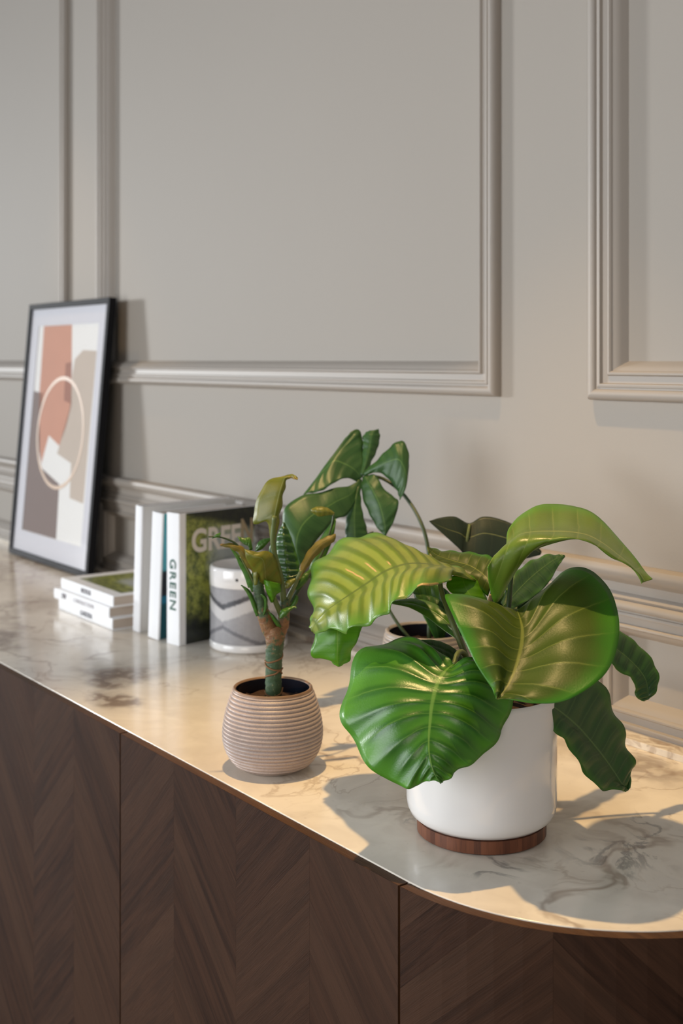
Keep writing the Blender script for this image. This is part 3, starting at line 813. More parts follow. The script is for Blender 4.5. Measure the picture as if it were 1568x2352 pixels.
# ------------------------------------------------------------------ patterned jar
jc = P(571, 1500, 2.12); jx, jy = jc[0], jc[1]
jar = empty('ceramic_jar', (jx, jy, ZT))
tag(jar, 'round white ceramic jar with a grey chevron band beside the GREEN book', 'jar')
JR = 0.068
lathe('base', [(0.0, 0.0005), (JR - 0.004, 0.0005), (JR - 0.001, 0.002), (JR, 0.005), (JR, 0.0125), (JR - 0.0015, 0.0145), (0.0, 0.0145)], jx, jy, ZT, M['white_ceramic'], jar)
lathe('patterned_band', [(JR - 0.003, 0.0146), (JR - 0.0012, 0.0150), (JR - 0.0012, 0.1095), (JR - 0.003, 0.110)], jx, jy, ZT, M['chevron'], jar)
rim = lathe('rim', [(JR - 0.004, 0.1100), (JR - 0.0006, 0.1101), (JR, 0.1115), (JR, 0.1390), (JR - 0.0014, 0.1425), (JR - 0.004, 0.1440), (JR - 0.0065, 0.1432), (JR - 0.0082, 0.1405), (JR - 0.0085, 0.120), (JR - 0.012, 0.1190), (0, 0.1190)], jx, jy, ZT, M['white_ceramic'], jar)
# small hole in the rim, towards the room
a = math.atan2(-jy, -jx) - 0.30
hx, hy = jx + (JR + 0.0002) * math.cos(a), jy + (JR + 0.0002) * math.sin(a)
V = []
for i in range(14):
    b = 2 * math.pi * i / 14
    V.append((hx - math.sin(a) * 0.0026 * math.cos(b), hy + math.cos(a) * 0.0026 * math.cos(b), ZT + 0.1262 + 0.0026 * math.sin(b)))
for i in range(14):
    v = V[i]; V.append((v[0] - math.cos(a) * 0.001, v[1] - math.sin(a) * 0.001, v[2]))
mesh('rim_hole', V, [tuple(range(14))] + [(i, (i + 1) % 14, 14 + (i + 1) % 14, 14 + i) for i in range(14)], M['dowel'], jar, smooth=False)

# ------------------------------------------------------------------ pots
def soil(name, cx, cy, z, r, mat, parent, seed=1):
    rs = random.Random(seed); V, Fc = [(cx, cy, z + 0.004)], []
    n, m = 40, 8
    for k in range(1, m + 1):
        for i in range(n):
            a = 2 * math.pi * i / n; q = r * k / m
            V.append((cx + q * math.cos(a), cy + q * math.sin(a), z + (rs.uniform(-0.003, 0.003) if k < m else -0.002)))
    for i in range(n): Fc.append((0, 1 + i, 1 + (i + 1) % n))
    for k in range(m - 1):
        for i in range(n):
            a, b = 1 + k * n + i, 1 + k * n + (i + 1) % n
            Fc.append((a, a + n, b + n, b))
    return mesh(name, V, Fc, mat, parent)
def ribbed_prof(pts, rib, amp, z_a, z_b):
    c = cr([(r, z) for r, z in pts], 60)
    out = []
    for (r, z) in c:
        w = 1.0 if z_a < z < z_b else 0.0
        out.append((r + w * amp * (abs(math.sin(math.pi * (z - z_a) / rib)) ** 0.7 - 0.6), z))
    return out

# --- white pot with the round-leaved plant
wc = P(1105, 1905, 1.288); wx, wy = wc[0], wc[1]
pl = empty('potted_plant', (wx, wy, ZT))
tag(pl, 'large round-leaved plant in a glossy white pot with a wooden base', 'potted plant')
wp = lathe('pot', [(0.0, 0.0145), (0.062, 0.0145), (0.0695, 0.0165), (0.0755, 0.0215), (0.0785, 0.028), (0.0795, 0.036), (0.0797, 0.145), (0.0792, 0.1485), (0.0775, 0.150), (0.0757, 0.1485), (0.0750, 0.144), (0.0745, 0.11), (0.0, 0.11)], wx, wy, ZT, M['white_ceramic'], pl)
wb = lathe('wooden_base', [(0.0, 0.0005), (0.0670, 0.0005), (0.0683, 0.0015), (0.0685, 0.0144), (0.0, 0.0144)], wx, wy, ZT, M['pot_wood'], wp); wb['label'] = 'brown wooden ring under the white pot'
soil('soil', wx, wy, ZT + 0.137, 0.0748, M['soil'], pl, 3)
S = (1120, 1605, 1.285)

L1 = [[(1030, 1510, 1.232), (1042, 1527, 1.225), (1060, 1518, 1.222)],
      [(960, 1472, 1.275), (1030, 1536, 1.217), (1105, 1511, 1.215)],
      [(895, 1470, 1.30), (1020, 1546, 1.211), (1145, 1535, 1.214)],
      [(830, 1496, 1.295), (1010, 1560, 1.204), (1168, 1570, 1.212)],
      [(800, 1560, 1.265), (1002, 1578, 1.198), (1174, 1612, 1.206)],
      [(783, 1638, 1.235), (996, 1600, 1.191), (1160, 1665, 1.196)],
      [(805, 1692, 1.215), (991, 1625, 1.185), (1142, 1697, 1.186)],
      [(838, 1748, 1.193), (988, 1655, 1.178), (1118, 1728, 1.176)],
      [(885, 1790, 1.177), (985, 1690, 1.17), (1085, 1752, 1.169)],
      [(930, 1808, 1.166), (985, 1725, 1.163), (1055, 1768, 1.164)],
      [(955, 1807, 1.162), (990, 1755, 1.158), (1035, 1784, 1.159)],
      [(985, 1792, 1.157), (998, 1778, 1.155), (1020, 1795, 1.156)],
      [(1003, 1794, 1.154), (1012, 1800, 1.153), (1016, 1797, 1.154)]]
leaf('leaf', L1, M['leaf_green'], pl, span_t=14, span_u=8, pleat=0.0009, npl=13, wave=0.0032, nwave=6, bulge=0.012, seed=1, label='big glossy green front leaf with raised pleats')
L2 = [[(1180, 1400, 1.236), (1187, 1403, 1.235), (1195, 1398, 1.237)],
      [(1110, 1379, 1.245), (1193, 1420, 1.222), (1240, 1360, 1.27)],
      [(1050, 1366, 1.245), (1198, 1440, 1.21), (1290, 1315, 1.285)],
      [(1021, 1366, 1.24), (1199, 1460, 1.2), (1345, 1307, 1.28)],
      [(1042, 1420, 1.21), (1197, 1482, 1.19), (1395, 1343, 1.25)],
      [(1062, 1463, 1.19), (1192, 1505, 1.18), (1419, 1415, 1.205)],
      [(1085, 1510, 1.17), (1186, 1527, 1.17), (1417, 1485, 1.165)],
      [(1108, 1550, 1.155), (1177, 1552, 1.16), (1385, 1552, 1.13)],
      [(1127, 1578, 1.145), (1165, 1577, 1.15), (1310, 1606, 1.115)],
      [(1136, 1595, 1.14), (1152, 1595, 1.142), (1225, 1614, 1.12)],
      [(1139, 1605, 1.137), (1141, 1607, 1.137), (1160, 1605, 1.134)]]
leaf('leaf', L2, M['leaf_olive'], pl, span_t=12, span_u=8, pleat=0.0007, npl=9, wave=0.0015, nwave=4, bulge=0.010, seed=2, label='wide heart-shaped olive green leaf above the pot rim')
L3 = [[(1092, 1332, 1.345), (1092, 1334, 1.345), (1091, 1336, 1.345)],
      [(1050, 1305, 1.352), (1062, 1316, 1.3333), (1045, 1322, 1.31)],
      [(990, 1296, 1.365), (1035, 1306, 1.3237), (1022, 1338, 1.26)],
      [(940, 1268, 1.405), (1005, 1301, 1.315), (985, 1342, 1.235)],
      [(895, 1238, 1.44), (972, 1296, 1.315), (950, 1360, 1.235)],
      [(850, 1227, 1.458), (940, 1296, 1.316), (918, 1376, 1.238)],
      [(805, 1234, 1.465), (910, 1303, 1.318), (895, 1398, 1.243)],
      [(765, 1256, 1.462), (880, 1316, 1.321), (878, 1415, 1.248)],
      [(733, 1286, 1.453), (852, 1335, 1.325), (850, 1432, 1.258)],
      [(712, 1315, 1.443), (822, 1355, 1.329), (815, 1441, 1.268)],
      [(711, 1355, 1.425), (790, 1376, 1.333), (788, 1455, 1.279)],
      [(715, 1395, 1.403), (758, 1398, 1.3457), (766, 1444, 1.313)],
      [(716, 1422, 1.39), (730, 1425, 1.3593), (738, 1452, 1.343)],
      [(709, 1441, 1.38), (716, 1450, 1.375), (722, 1456, 1.372)]]
leaf('leaf', L3, M['leaf_lime'], pl, span_t=12, span_u=8, pleat=0.0006, npl=15, wave=0.003, nwave=7, bulge=0.010, seed=3, label='lime striped leaf arching to the left with scorched edges')
L3b = [[(735, 1425, 1.392), (780, 1420, 1.380), (838, 1430, 1.375)],
       [(722, 1462, 1.390), (775, 1455, 1.372), (825, 1455, 1.378)],
       [(714, 1490, 1.388), (775, 1488, 1.370), (812, 1485, 1.380)],
       [(722, 1508, 1.388), (774, 1512, 1.370), (807, 1506, 1.382)],
       [(750, 1514, 1.384), (776, 1524, 1.371), (798, 1518, 1.380)],
       [(770, 1527, 1.376), (777, 1531, 1.372), (785, 1529, 1.375)]]
leaf('leaf', L3b, M['leaf_bright'], pl, span_t=14, span_u=8, pleat=0.0004, npl=3, wave=0.0025, nwave=2, seed=4, label='bright green leaf tip hanging below the lime leaf')
L4 = [[(1163, 1250, 1.290), (1158, 1258, 1.275), (1135, 1276, 1.250), (1120, 1302, 1.240)],
      [(1168, 1218, 1.315), (1172, 1240, 1.290), (1155, 1262, 1.245), (1124, 1345, 1.245)],
      [(1190, 1186, 1.340), (1195, 1220, 1.300), (1185, 1248, 1.240), (1138, 1383, 1.255)],
      [(1222, 1167, 1.350), (1225, 1208, 1.300), (1220, 1240, 1.235), (1178, 1325, 1.255)],
      [(1262, 1159, 1.355), (1265, 1204, 1.298), (1262, 1235, 1.230), (1222, 1268, 1.245)],
      [(1305, 1159, 1.350), (1308, 1205, 1.290), (1305, 1233, 1.225), (1295, 1239, 1.228)],
      [(1345, 1172, 1.335), (1348, 1213, 1.280), (1345, 1239, 1.220), (1345, 1243, 1.222)],
      [(1385, 1198, 1.310), (1385, 1232, 1.265), (1378, 1256, 1.218), (1377, 1260, 1.220)],
      [(1425, 1240, 1.280), (1420, 1262, 1.250), (1412, 1279, 1.216), (1411, 1283, 1.218)],
      [(1455, 1281, 1.255), (1448, 1290, 1.238), (1440, 1295, 1.215), (1439, 1298, 1.216)],
      [(1482, 1313, 1.235), (1472, 1315, 1.226), (1465, 1317, 1.215), (1463, 1319, 1.216)],
      [(1498, 1330, 1.220), (1487, 1334, 1.217), (1476, 1338, 1.213), (1473, 1341, 1.213)]]
leaf('leaf', L4, M['leaf_top'], pl, span_t=10, span_u=8, pleat=0.0004, npl=8, wave=0.001, nwave=4, seed=5, label='topmost leaf arching over to the right')
L5 = [[(980, 1255, 1.400), (980, 1256, 1.400), (980, 1258, 1.400)],
      [(1010, 1264, 1.410), (1003, 1275, 1.395), (988, 1287, 1.385)],
      [(1050, 1267, 1.405), (1040, 1288, 1.385), (1000, 1306, 1.375)],
      [(1095, 1271, 1.390), (1080, 1300, 1.370), (1050, 1325, 1.360)],
      [(1130, 1280, 1.375), (1110, 1320, 1.350), (1095, 1350, 1.345)],
      [(1150, 1295, 1.355), (1130, 1345, 1.335), (1120, 1370, 1.335)]]
leaf('leaf', L5, M['leaf_olive'], pl, pleat=0.0003, npl=9, wave=0.001, bulge=0.006, seed=6, label='olive leaf behind the lime leaf')
L5b = [[(1030, 1325, 1.335), (1060, 1320, 1.345), (1085, 1322, 1.350)],
       [(1025, 1345, 1.325), (1065, 1342, 1.335), (1105, 1345, 1.345)],
       [(1035, 1360, 1.315), (1075, 1362, 1.325), (1115, 1368, 1.340)],
       [(1055, 1370, 1.310), (1085, 1376, 1.318), (1120, 1384, 1.335)]]
leaf('leaf', L5b, M['leaf_bright'], pl, pleat=0.0004, npl=4, seed=7, label='yellow green base lobe glowing behind the stems')
L6 = [[(1296, 1275, 1.420), (1297, 1277, 1.420), (1297, 1279, 1.420)],
      [(1270, 1273, 1.425), (1275, 1285, 1.415), (1284, 1297, 1.410)],
      [(1235, 1281, 1.420), (1245, 1305, 1.400), (1265, 1330, 1.390)],
      [(1205, 1297, 1.400), (1215, 1330, 1.380), (1243, 1357, 1.370)],
      [(1180, 1320, 1.380), (1190, 1355, 1.360), (1215, 1378, 1.350)],
      [(1165, 1350, 1.360), (1170, 1378, 1.340), (1185, 1394, 1.335)],
      [(1150, 1385, 1.340), (1155, 1392, 1.330), (1165, 1400, 1.330)]]
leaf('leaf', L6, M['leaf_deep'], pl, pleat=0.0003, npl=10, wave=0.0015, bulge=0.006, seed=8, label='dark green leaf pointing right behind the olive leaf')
L6b = [[(1130, 1360, 1.375), (1135, 1375, 1.370), (1140, 1395, 1.365)],
       [(1170, 1362, 1.385), (1175, 1385, 1.375), (1185, 1405, 1.365)],
       [(1215, 1365, 1.385), (1222, 1385, 1.375), (1230, 1400, 1.365)],
       [(1250, 1358, 1.380), (1252, 1364, 1.376), (1254, 1372, 1.372)]]
leaf('leaf', L6b, M['leaf_deep'], pl, pleat=0.0006, npl=6, seed=9, label='small dark leaf in the heart of the plant')
L7 = [[(1240, 1604, 1.235), (1240, 1610, 1.233), (1240, 1616, 1.232)],
      [(1300, 1560, 1.280), (1268, 1622, 1.250), (1258, 1640, 1.245)],
      [(1355, 1552, 1.310), (1300, 1645, 1.265), (1273, 1682, 1.250)],
      [(1388, 1575, 1.325), (1330, 1672, 1.280), (1297, 1700, 1.255)],
      [(1402, 1622, 1.330), (1355, 1700, 1.290), (1318, 1735, 1.260)],
      [(1428, 1660, 1.335), (1378, 1728, 1.297), (1335, 1765, 1.265)],
      [(1434, 1700, 1.335), (1398, 1755, 1.302), (1358, 1793, 1.272)],
      [(1448, 1730, 1.330), (1415, 1780, 1.305), (1382, 1816, 1.280)],
      [(1457, 1758, 1.325), (1428, 1800, 1.305), (1410, 1813, 1.290)],
      [(1448, 1782, 1.318), (1440, 1807, 1.310), (1430, 1817, 1.300)],
      [(1447, 1810, 1.310), (1442, 1816, 1.307), (1436, 1819, 1.304)]]
leaf('leaf', L7, M['leaf_deep'], pl, pleat=0.0005, npl=11, wave=0.0025, nwave=5, bulge=0.008, seed=10, span_t=11, label='long dark green leaf drooping to the right of the pot')
L8 = [[(1395, 1445, 1.360), (1390, 1470, 1.350), (1385, 1490, 1.340)],
      [(1425, 1450, 1.370), (1415, 1490, 1.350), (1402, 1522, 1.335)],
      [(1455, 1473, 1.375), (1440, 1510, 1.355), (1425, 1545, 1.340)],
      [(1485, 1500, 1.375), (1465, 1535, 1.358), (1450, 1558, 1.345)],
      [(1506, 1533, 1.370), (1482, 1560, 1.358), (1458, 1580, 1.350)],
      [(1513, 1560, 1.365), (1487, 1583, 1.358), (1459, 1598, 1.352)],
      [(1505, 1590, 1.360), (1488, 1600, 1.357), (1468, 1607, 1.354)],
      [(1488, 1607, 1.358), (1482, 1609, 1.357), (1478, 1611, 1.356)]]
leaf('leaf', L8, M['leaf_deep'], pl, pleat=0.0006, npl=9, wave=0.001, bulge=0.006, seed=11, label='small curved leaf at the far right of the plant')
L9 = [[(950, 1470, 1.330), (950, 1475, 1.328), (955, 1480, 1.325)],
      [(1000, 1471, 1.330), (1000, 1485, 1.320), (1005, 1500, 1.310)],
      [(1040, 1488, 1.320), (1040, 1503, 1.310), (1042, 1522, 1.300)],
      [(1065, 1513, 1.310), (1066, 1520, 1.305), (1066, 1530, 1.300)]]
leaf('leaf', L9, M['leaf_deep'], pl, pleat=0.0004, npl=6, seed=12, label='dark leaf tucked behind the big front leaf')
L10 = [[(893, 1383, 1.420), (893, 1384, 1.420), (893, 1386, 1.420)],
       [(945, 1375, 1.410), (945, 1386, 1.400), (940, 1396, 1.395)],
       [(995, 1385, 1.390), (990, 1402, 1.380), (980, 1418, 1.375)],
       [(1035, 1415, 1.365), (1028, 1430, 1.358), (1015, 1445, 1.352)],
       [(1060, 1460, 1.330), (1056, 1466, 1.328), (1050, 1470, 1.326)]]
leaf('leaf', L10, M['leaf_small'], pl, pleat=0.0004, npl=6, bulge=0.004, seed=13, label='slim leaf arching left above the back pot')
L10b = [[(940, 1350, 1.430), (950, 1365, 1.425), (955, 1385, 1.420)],
        [(985, 1340, 1.420), (990, 1370, 1.410), (990, 1400, 1.400)],
        [(1025, 1355, 1.400), (1025, 1390, 1.390), (1020, 1425, 1.380)],
        [(1050, 1395, 1.375), (1048, 1420, 1.370), (1042, 1445, 1.360)],
        [(1062, 1450, 1.345), (1060, 1458, 1.343), (1056, 1465, 1.340)]]
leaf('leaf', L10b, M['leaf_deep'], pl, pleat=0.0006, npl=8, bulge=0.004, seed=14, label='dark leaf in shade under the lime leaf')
def stem(pts, r0, r1, mat, parent, name='petiole', n=9):
    rr = np.linspace(r0, r1, len(pts))
    return tube(name, [P(*p) for p in pts], rr, mat, parent, n=n)
stem([(1108, 1625, 1.275), (1088, 1560, 1.272), (1068, 1505, 1.262), (1052, 1500, 1.245), (1042, 1527, 1.226)], 0.0034, 0.0026, M['stem_green'], pl)
stem([(1120, 1625, 1.290), (1092, 1560, 1.292), (1062, 1490, 1.298), (1035, 1420, 1.312), (1012, 1352, 1.332), (1012, 1306, 1.337)], 0.0036, 0.0026, M['stem_green'], pl)
stem([(1125, 1625, 1.305), (1090, 1560, 1.310), (1068, 1500, 1.320), (1050, 1455, 1.338), (1020, 1432, 1.362)], 0.0034, 0.0024, M['stem_green'], pl)
stem([(1145, 1625, 1.285), (1150, 1540, 1.288), (1160, 1460, 1.290), (1168, 1390, 1.288), (1175, 1310, 1.280), (1195, 1225, 1.302)], 0.0034, 0.0024, M['stem_dark'], pl)
stem([(1140, 1625, 1.275), (1165, 1540, 1.278), (1185, 1460, 1.265), (1192, 1412, 1.245), (1187, 1403, 1.236)], 0.0034, 0.0026, M['stem_green'], pl)
stem([(1165, 1625, 1.280), (1195, 1570, 1.270), (1225, 1590, 1.245), (1240, 1610, 1.234)], 0.0032, 0.0024, M['stem_green'], pl)
stem([(1150, 1625, 1.310), (1230, 1540, 1.330), (1320, 1470, 1.345), (1392, 1470, 1.350)], 0.0032, 0.0022, M['stem_green'], pl)
stem([(1130, 1625, 1.310), (1130, 1540, 1.320), (1128, 1450, 1.330), (1130, 1350, 1.336)], 0.0032, 0.0022, M['stem_green'], pl)
stem([(1140, 1625, 1.312), (1140, 1540, 1.322), (1145, 1460, 1.330), (1155, 1395, 1.331)], 0.0030, 0.0022, M['stem_dark'], pl)
stem([(1125, 1400, 1.300), (1123, 1388, 1.298), (1125, 1376, 1.296), (1126, 1366, 1.295)], 0.0030, 0.0014, M['bud_tan'], pl, name='bud')

# --- ribbed taupe pot with the cane plant
gc = P(626, 1760, 1.490); gx, gy = gc[0], gc[1]
gp = empty('potted_plant', (gx, gy, ZT))
tag(gp, 'small cane plant with battered leaves in a ribbed taupe stoneware pot', 'potted plant')
prof = [(0.0, 0.0005), (0.036, 0.0005)] + ribbed_prof([(0.0385, 0.001), (0.0485, 0.008), (0.0575, 0.022), (0.0612, 0.038), (0.0606, 0.054), (0.0575, 0.070), (0.0530, 0.085), (0.0492, 0.0955)], 0.0047, 0.0021, 0.004, 0.0945)
g_o = lathe('pot', prof + [(0.0490, 0.0955)], gx, gy, ZT, M['taupe_stoneware'], gp, n=120)
lathe('rim', [(0.0491, 0.0954), (0.0490, 0.0975), (0.0476, 0.0988), (0.0460, 0.0982), (0.0452, 0.0965)], gx, gy, ZT, M['rim_clay'], g_o)
lathe('inner_glaze', [(0.0452, 0.0966), (0.0458, 0.090), (0.0475, 0.080), (0.0490, 0.072), (0.040, 0.070), (0, 0.070)], gx, gy, ZT, M['navy_glaze'], g_o)
soil('soil', gx, gy, ZT + 0.081, 0.0470, M['soil'], gp, 5)
D = 1.490
tube('cane', [P(628, 1625, D), P(628, 1590, D), P(628, 1550, D), P(629, 1510, D), P(631, 1478, D), P(632, 1455, D), P(628, 1440, D)], [0.0102, 0.0100, 0.0100, 0.0103, 0.0112, 0.0122, 0.0090], M['bark'], gp, n=20, span=10, bump=0.045)
tube('cane', [P(630, 1462, D), P(616, 1440, D), P(605, 1410, D - 0.002), P(598, 1380, D - 0.003), P(593, 1350, D - 0.004), P(590, 1325, D - 0.004)], [0.0105, 0.0092, 0.0080, 0.0072, 0.0066, 0.0050], M['bark'], gp, n=16, span=10, bump=0.06)
tube('cane', [P(634, 1462, D), P(645, 1442, D + 0.004), P(650, 1420, D + 0.006), P(652, 1395, D + 0.008), P(654, 1375, D + 0.008)], [0.0090, 0.0088, 0.0082, 0.0070, 0.0050], M['bark'], gp, n=16, span=10, bump=0.06)
def root(pts, r=0.0011):
    c0 = P(628, 1550, D)
    q = []
    for (ang_, py) in pts:
        ctr = P(628.5, py, D)
        vw = np.array((-ctr[0], -ctr[1], 0.0)); vw /= np.linalg.norm(vw)      # towards the viewer
        rt = np.array((-vw[1], vw[0], 0.0))
        a = math.radians(ang_)
        q.append(ctr + 0.0108 * (math.cos(a) * vw + math.sin(a) * rt))
    tube('aerial_root', q, [r] * len(q), M['root_tan'], gp, n=6, span=5)
root([(-95, 1588), (-50, 1593), (0, 1595), (50, 1590), (95, 1580)])
root([(-95, 1555), (-40, 1548), (10, 1543), (40, 1538), (70, 1545)])
root([(-95, 1522), (-50, 1528), (0, 1534), (50, 1536), (95, 1535)])
root([(-95, 1517), (-40, 1518), (20, 1513), (70, 1508), (95, 1500)])
def L(rows, mat, label=None, parent=None, **kw):
    k = dict(pleat=0.0003, npl=5, span_t=7, span_u=4); k.update(kw)
    return leaf('leaf', rows, M[mat], parent or gp, label=label, **k)
# upright yellowing leaf
L([[(622, 1245, 1.490), (626, 1245, 1.488), (631, 1245, 1.490)],
   [(612, 1200, 1.490), (628, 1200, 1.484), (640, 1200, 1.492)],
   [(583, 1203, 1.495), (632, 1175, 1.484), (643, 1178, 1.492)],
   [(584, 1172, 1.497), (637, 1150, 1.485), (648, 1152, 1.493)],
   [(594, 1138, 1.499), (643, 1126, 1.487), (652, 1128, 1.494)],
   [(610, 1110, 1.500), (649, 1108, 1.489), (656, 1110, 1.494)],
   [(636, 1096, 1.500), (655, 1097, 1.490), (661, 1099, 1.494)],
   [(660, 1092, 1.496), (666, 1095, 1.490), (669, 1099, 1.490)],
   [(672, 1089, 1.490), (676, 1094, 1.486), (676, 1101, 1.484)],
   [(683, 1097, 1.486), (684, 1099, 1.484), (683, 1102, 1.482)]], 'leaf_yellow', 'upright yellowing leaf with a curled brown tip', pleat=0.0002, wave=0.001)
stem([(652, 1385, 1.497), (645, 1330, 1.495), (632, 1280, 1.492), (626, 1240, 1.488), (630, 1185, 1.483)], 0.0042, 0.0028, M['stem_green'], gp)
# scorched leaf pointing left
L([[(505, 1250, 1.475), (505, 1252, 1.474), (506, 1254, 1.474)],
   [(530, 1248, 1.476), (529, 1254, 1.473), (527, 1259, 1.474)],
   [(556, 1256, 1.478), (552, 1264, 1.474), (547, 1270, 1.476)],
   [(574, 1276, 1.480), (567, 1285, 1.476), (560, 1290, 1.479)],
   [(590, 1302, 1.484), (584, 1308, 1.481), (577, 1312, 1.484)],
   [(603, 1330, 1.488), (601, 1332, 1.487), (598, 1334, 1.488)]], 'leaf_brown', 'scorched narrow leaf pointing left', wave=0.001)
# folded leaf in the middle
L([[(560, 1261, 1.472), (561, 1262, 1.471), (562, 1263, 1.471)],
   [(590, 1268, 1.474), (580, 1276, 1.466), (566, 1284, 1.470)],
   [(613, 1266, 1.480), (602, 1284, 1.468), (580, 1308, 1.474)],
   [(630, 1278, 1.486), (608, 1306, 1.472), (592, 1325, 1.478)],
   [(640, 1305, 1.490), (612, 1332, 1.480), (602, 1340, 1.482)],
   [(648, 1340, 1.492), (640, 1345, 1.490), (630, 1350, 1.488)]], 'leaf_yellow', 'folded yellow green leaf in the middle of the cane plant')
# thin tendril and its leaf at the left
stem([(604, 1350, 1.488), (585, 1310, 1.484), (560, 1270, 1.480), (540, 1248, 1.476), (520, 1238, 1.474), (500, 1233, 1.472), (478, 1233, 1.470)], 0.0020, 0.0008, M['stem_dark'], gp, n=6)
L([[(487, 1236, 1.472), (487, 1236, 1.472), (487, 1237, 1.472)],
   [(496, 1228, 1.472), (497, 1230, 1.470), (498, 1234, 1.471)],
   [(507, 1223, 1.472), (506, 1229, 1.470), (503, 1235, 1.471)]], 'leaf_small', 'tiny leaf on the tendril')
L([[(545, 1232, 1.500), (547, 1236, 1.498), (548, 1240, 1.497)],
   [(560, 1236, 1.500), (560, 1242, 1.497), (560, 1250, 1.496)],
   [(574, 1236, 1.500), (573, 1245, 1.497), (570, 1255, 1.496)],
   [(580, 1262, 1.498), (576, 1264, 1.496), (572, 1266, 1.495)]], 'leaf_small', 'small dark leaf in front of the GREEN book')
# long thin blades at the left
L([[(528, 1258, 1.484), (530, 1258, 1.483), (532, 1258, 1.484)],
   [(543, 1283, 1.485), (548, 1282, 1.482), (553, 1281, 1.485)],
   [(558, 1310, 1.486), (564, 1308, 1.483), (570, 1306, 1.486)],
   [(567, 1335, 1.487), (575, 1333, 1.484), (583, 1331, 1.487)],
   [(578, 1360, 1.488), (586, 1358, 1.486), (594, 1356, 1.488)]], 'leaf_small', 'long green blade pointing up left')
L([[(553, 1344, 1.480), (554, 1344, 1.479), (555, 1344, 1.480)],
   [(564, 1358, 1.481), (568, 1356, 1.478), (572, 1355, 1.481)],
   [(574, 1378, 1.482), (579, 1376, 1.479), (583, 1374, 1.482)],
   [(582, 1400, 1.483), (587, 1398, 1.481), (591, 1396, 1.483)],
   [(588, 1416, 1.484), (592, 1414, 1.483), (596, 1412, 1.484)]], 'leaf_small', 'small blade on the left cane')
L([[(586, 1265, 1.496), (586, 1266, 1.495), (587, 1267, 1.495)],
   [(592, 1247, 1.498), (597, 1254, 1.492), (600, 1262, 1.494)],
   [(605, 1238, 1.499), (608, 1244, 1.493), (612, 1250, 1.494)],
   [(622, 1236, 1.498), (622, 1237, 1.496), (622, 1239, 1.496)]], 'leaf_small', 'small leaf curling over at the top')
L([[(582, 1300, 1.492), (586, 1298, 1.490), (590, 1300, 1.492)],
   [(578, 1325, 1.492), (585, 1324, 1.489), (592, 1325, 1.492)],
   [(586, 1355, 1.492), (592, 1354, 1.489), (598, 1354, 1.492)],
   [(592, 1380, 1.491), (596, 1380, 1.489), (600, 1380, 1.491)]], 'leaf_small', 'sheath on the left cane')
# dark pleated leaf and its lighter neighbour
L([[(650, 1200, 1.530), (652, 1200, 1.528), (655, 1202, 1.528)],
   [(637, 1230, 1.530), (650, 1228, 1.522), (668, 1232, 1.524)],
   [(634, 1265, 1.528), (655, 1265, 1.518), (680, 1270, 1.520)],
   [(638, 1300, 1.524), (660, 1302, 1.514), (688, 1305, 1.516)],
   [(645, 1325, 1.518), (662, 1330, 1.510), (684, 1322, 1.512)],
   [(655, 1340, 1.512), (660, 1342, 1.508), (668, 1338, 1.508)]], 'leaf_deep', 'dark pleated leaf behind the canes', pleat=0.0014, npl=9, span_t=12)
L([[(612, 1280, 1.505), (620, 1278, 1.502), (628, 1280, 1.502)],
   [(612, 1310, 1.504), (624, 1308, 1.498), (638, 1312, 1.500)],
   [(620, 1335, 1.502), (632, 1335, 1.498), (644, 1336, 1.500)],
   [(635, 1360, 1.500), (640, 1360, 1.498), (646, 1360, 1.500)]], 'leaf_deep', 'short dark leaf between the canes', pleat=0.0006, npl=6)
# lime leaf hanging between the canes
L([[(604, 1330, 1.480), (615, 1334, 1.476), (643, 1340, 1.482)],
   [(609, 1350, 1.479), (622, 1354, 1.474), (644, 1358, 1.482)],
   [(616, 1370, 1.480), (626, 1372, 1.476), (634, 1366, 1.482)],
   [(622, 1384, 1.482), (625, 1384, 1.480), (628, 1382, 1.482)]], 'leaf_bright', 'lime leaf hanging between the canes')
stem([(650, 1425, 1.494), (640, 1400, 1.490), (628, 1372, 1.484), (622, 1352, 1.480)], 0.0040, 0.0026, M['stem_green'], gp)
# long yellow leaf rising to the right
L([[(683, 1330, 1.500), (685, 1331, 1.498), (688, 1332, 1.498)],
   [(690, 1300, 1.504), (697, 1304, 1.500), (703, 1308, 1.502)],
   [(706, 1268, 1.508), (715, 1274, 1.504), (722, 1282, 1.506)],
   [(728, 1244, 1.512), (738, 1250, 1.508), (744, 1260, 1.510)],
   [(752, 1232, 1.516), (759, 1238, 1.512), (762, 1248, 1.513)],
   [(770, 1226, 1.518), (771, 1230, 1.516), (770, 1238, 1.516)]], 'leaf_brown', 'long yellow brown leaf rising to the right', wave=0.0008)
stem([(652, 1400, 1.500), (664, 1370, 1.502), (676, 1345, 1.500), (692, 1310, 1.501)], 0.0040, 0.0022, M['stem_green'], gp)
stem([(655, 1410, 1.506), (672, 1378, 1.512), (692, 1345, 1.518), (718, 1312, 1.522)], 0.0036, 0.0018, M['stem_dark'], gp)
L([[(672, 1350, 1.514), (676, 1352, 1.512), (682, 1356, 1.512)],
   [(690, 1325, 1.520), (696, 1330, 1.516), (702, 1338, 1.518)],
   [(706, 1312, 1.524), (710, 1316, 1.521), (714, 1322, 1.521)],
   [(724, 1298, 1.526), (725, 1300, 1.524), (726, 1302, 1.524)]], 'leaf_small', 'green sheath on the right')
L([[(655, 1352, 1.488), (657, 1352, 1.487), (660, 1352, 1.487)],
   [(656, 1336, 1.490), (664, 1340, 1.486), (668, 1346, 1.487)],
   [(666, 1330, 1.492), (672, 1333, 1.488), (674, 1340, 1.488)],
   [(678, 1328, 1.492), (679, 1329, 1.491), (679, 1332, 1.490)]], 'leaf_yellow', 'small yellow leaf stub')
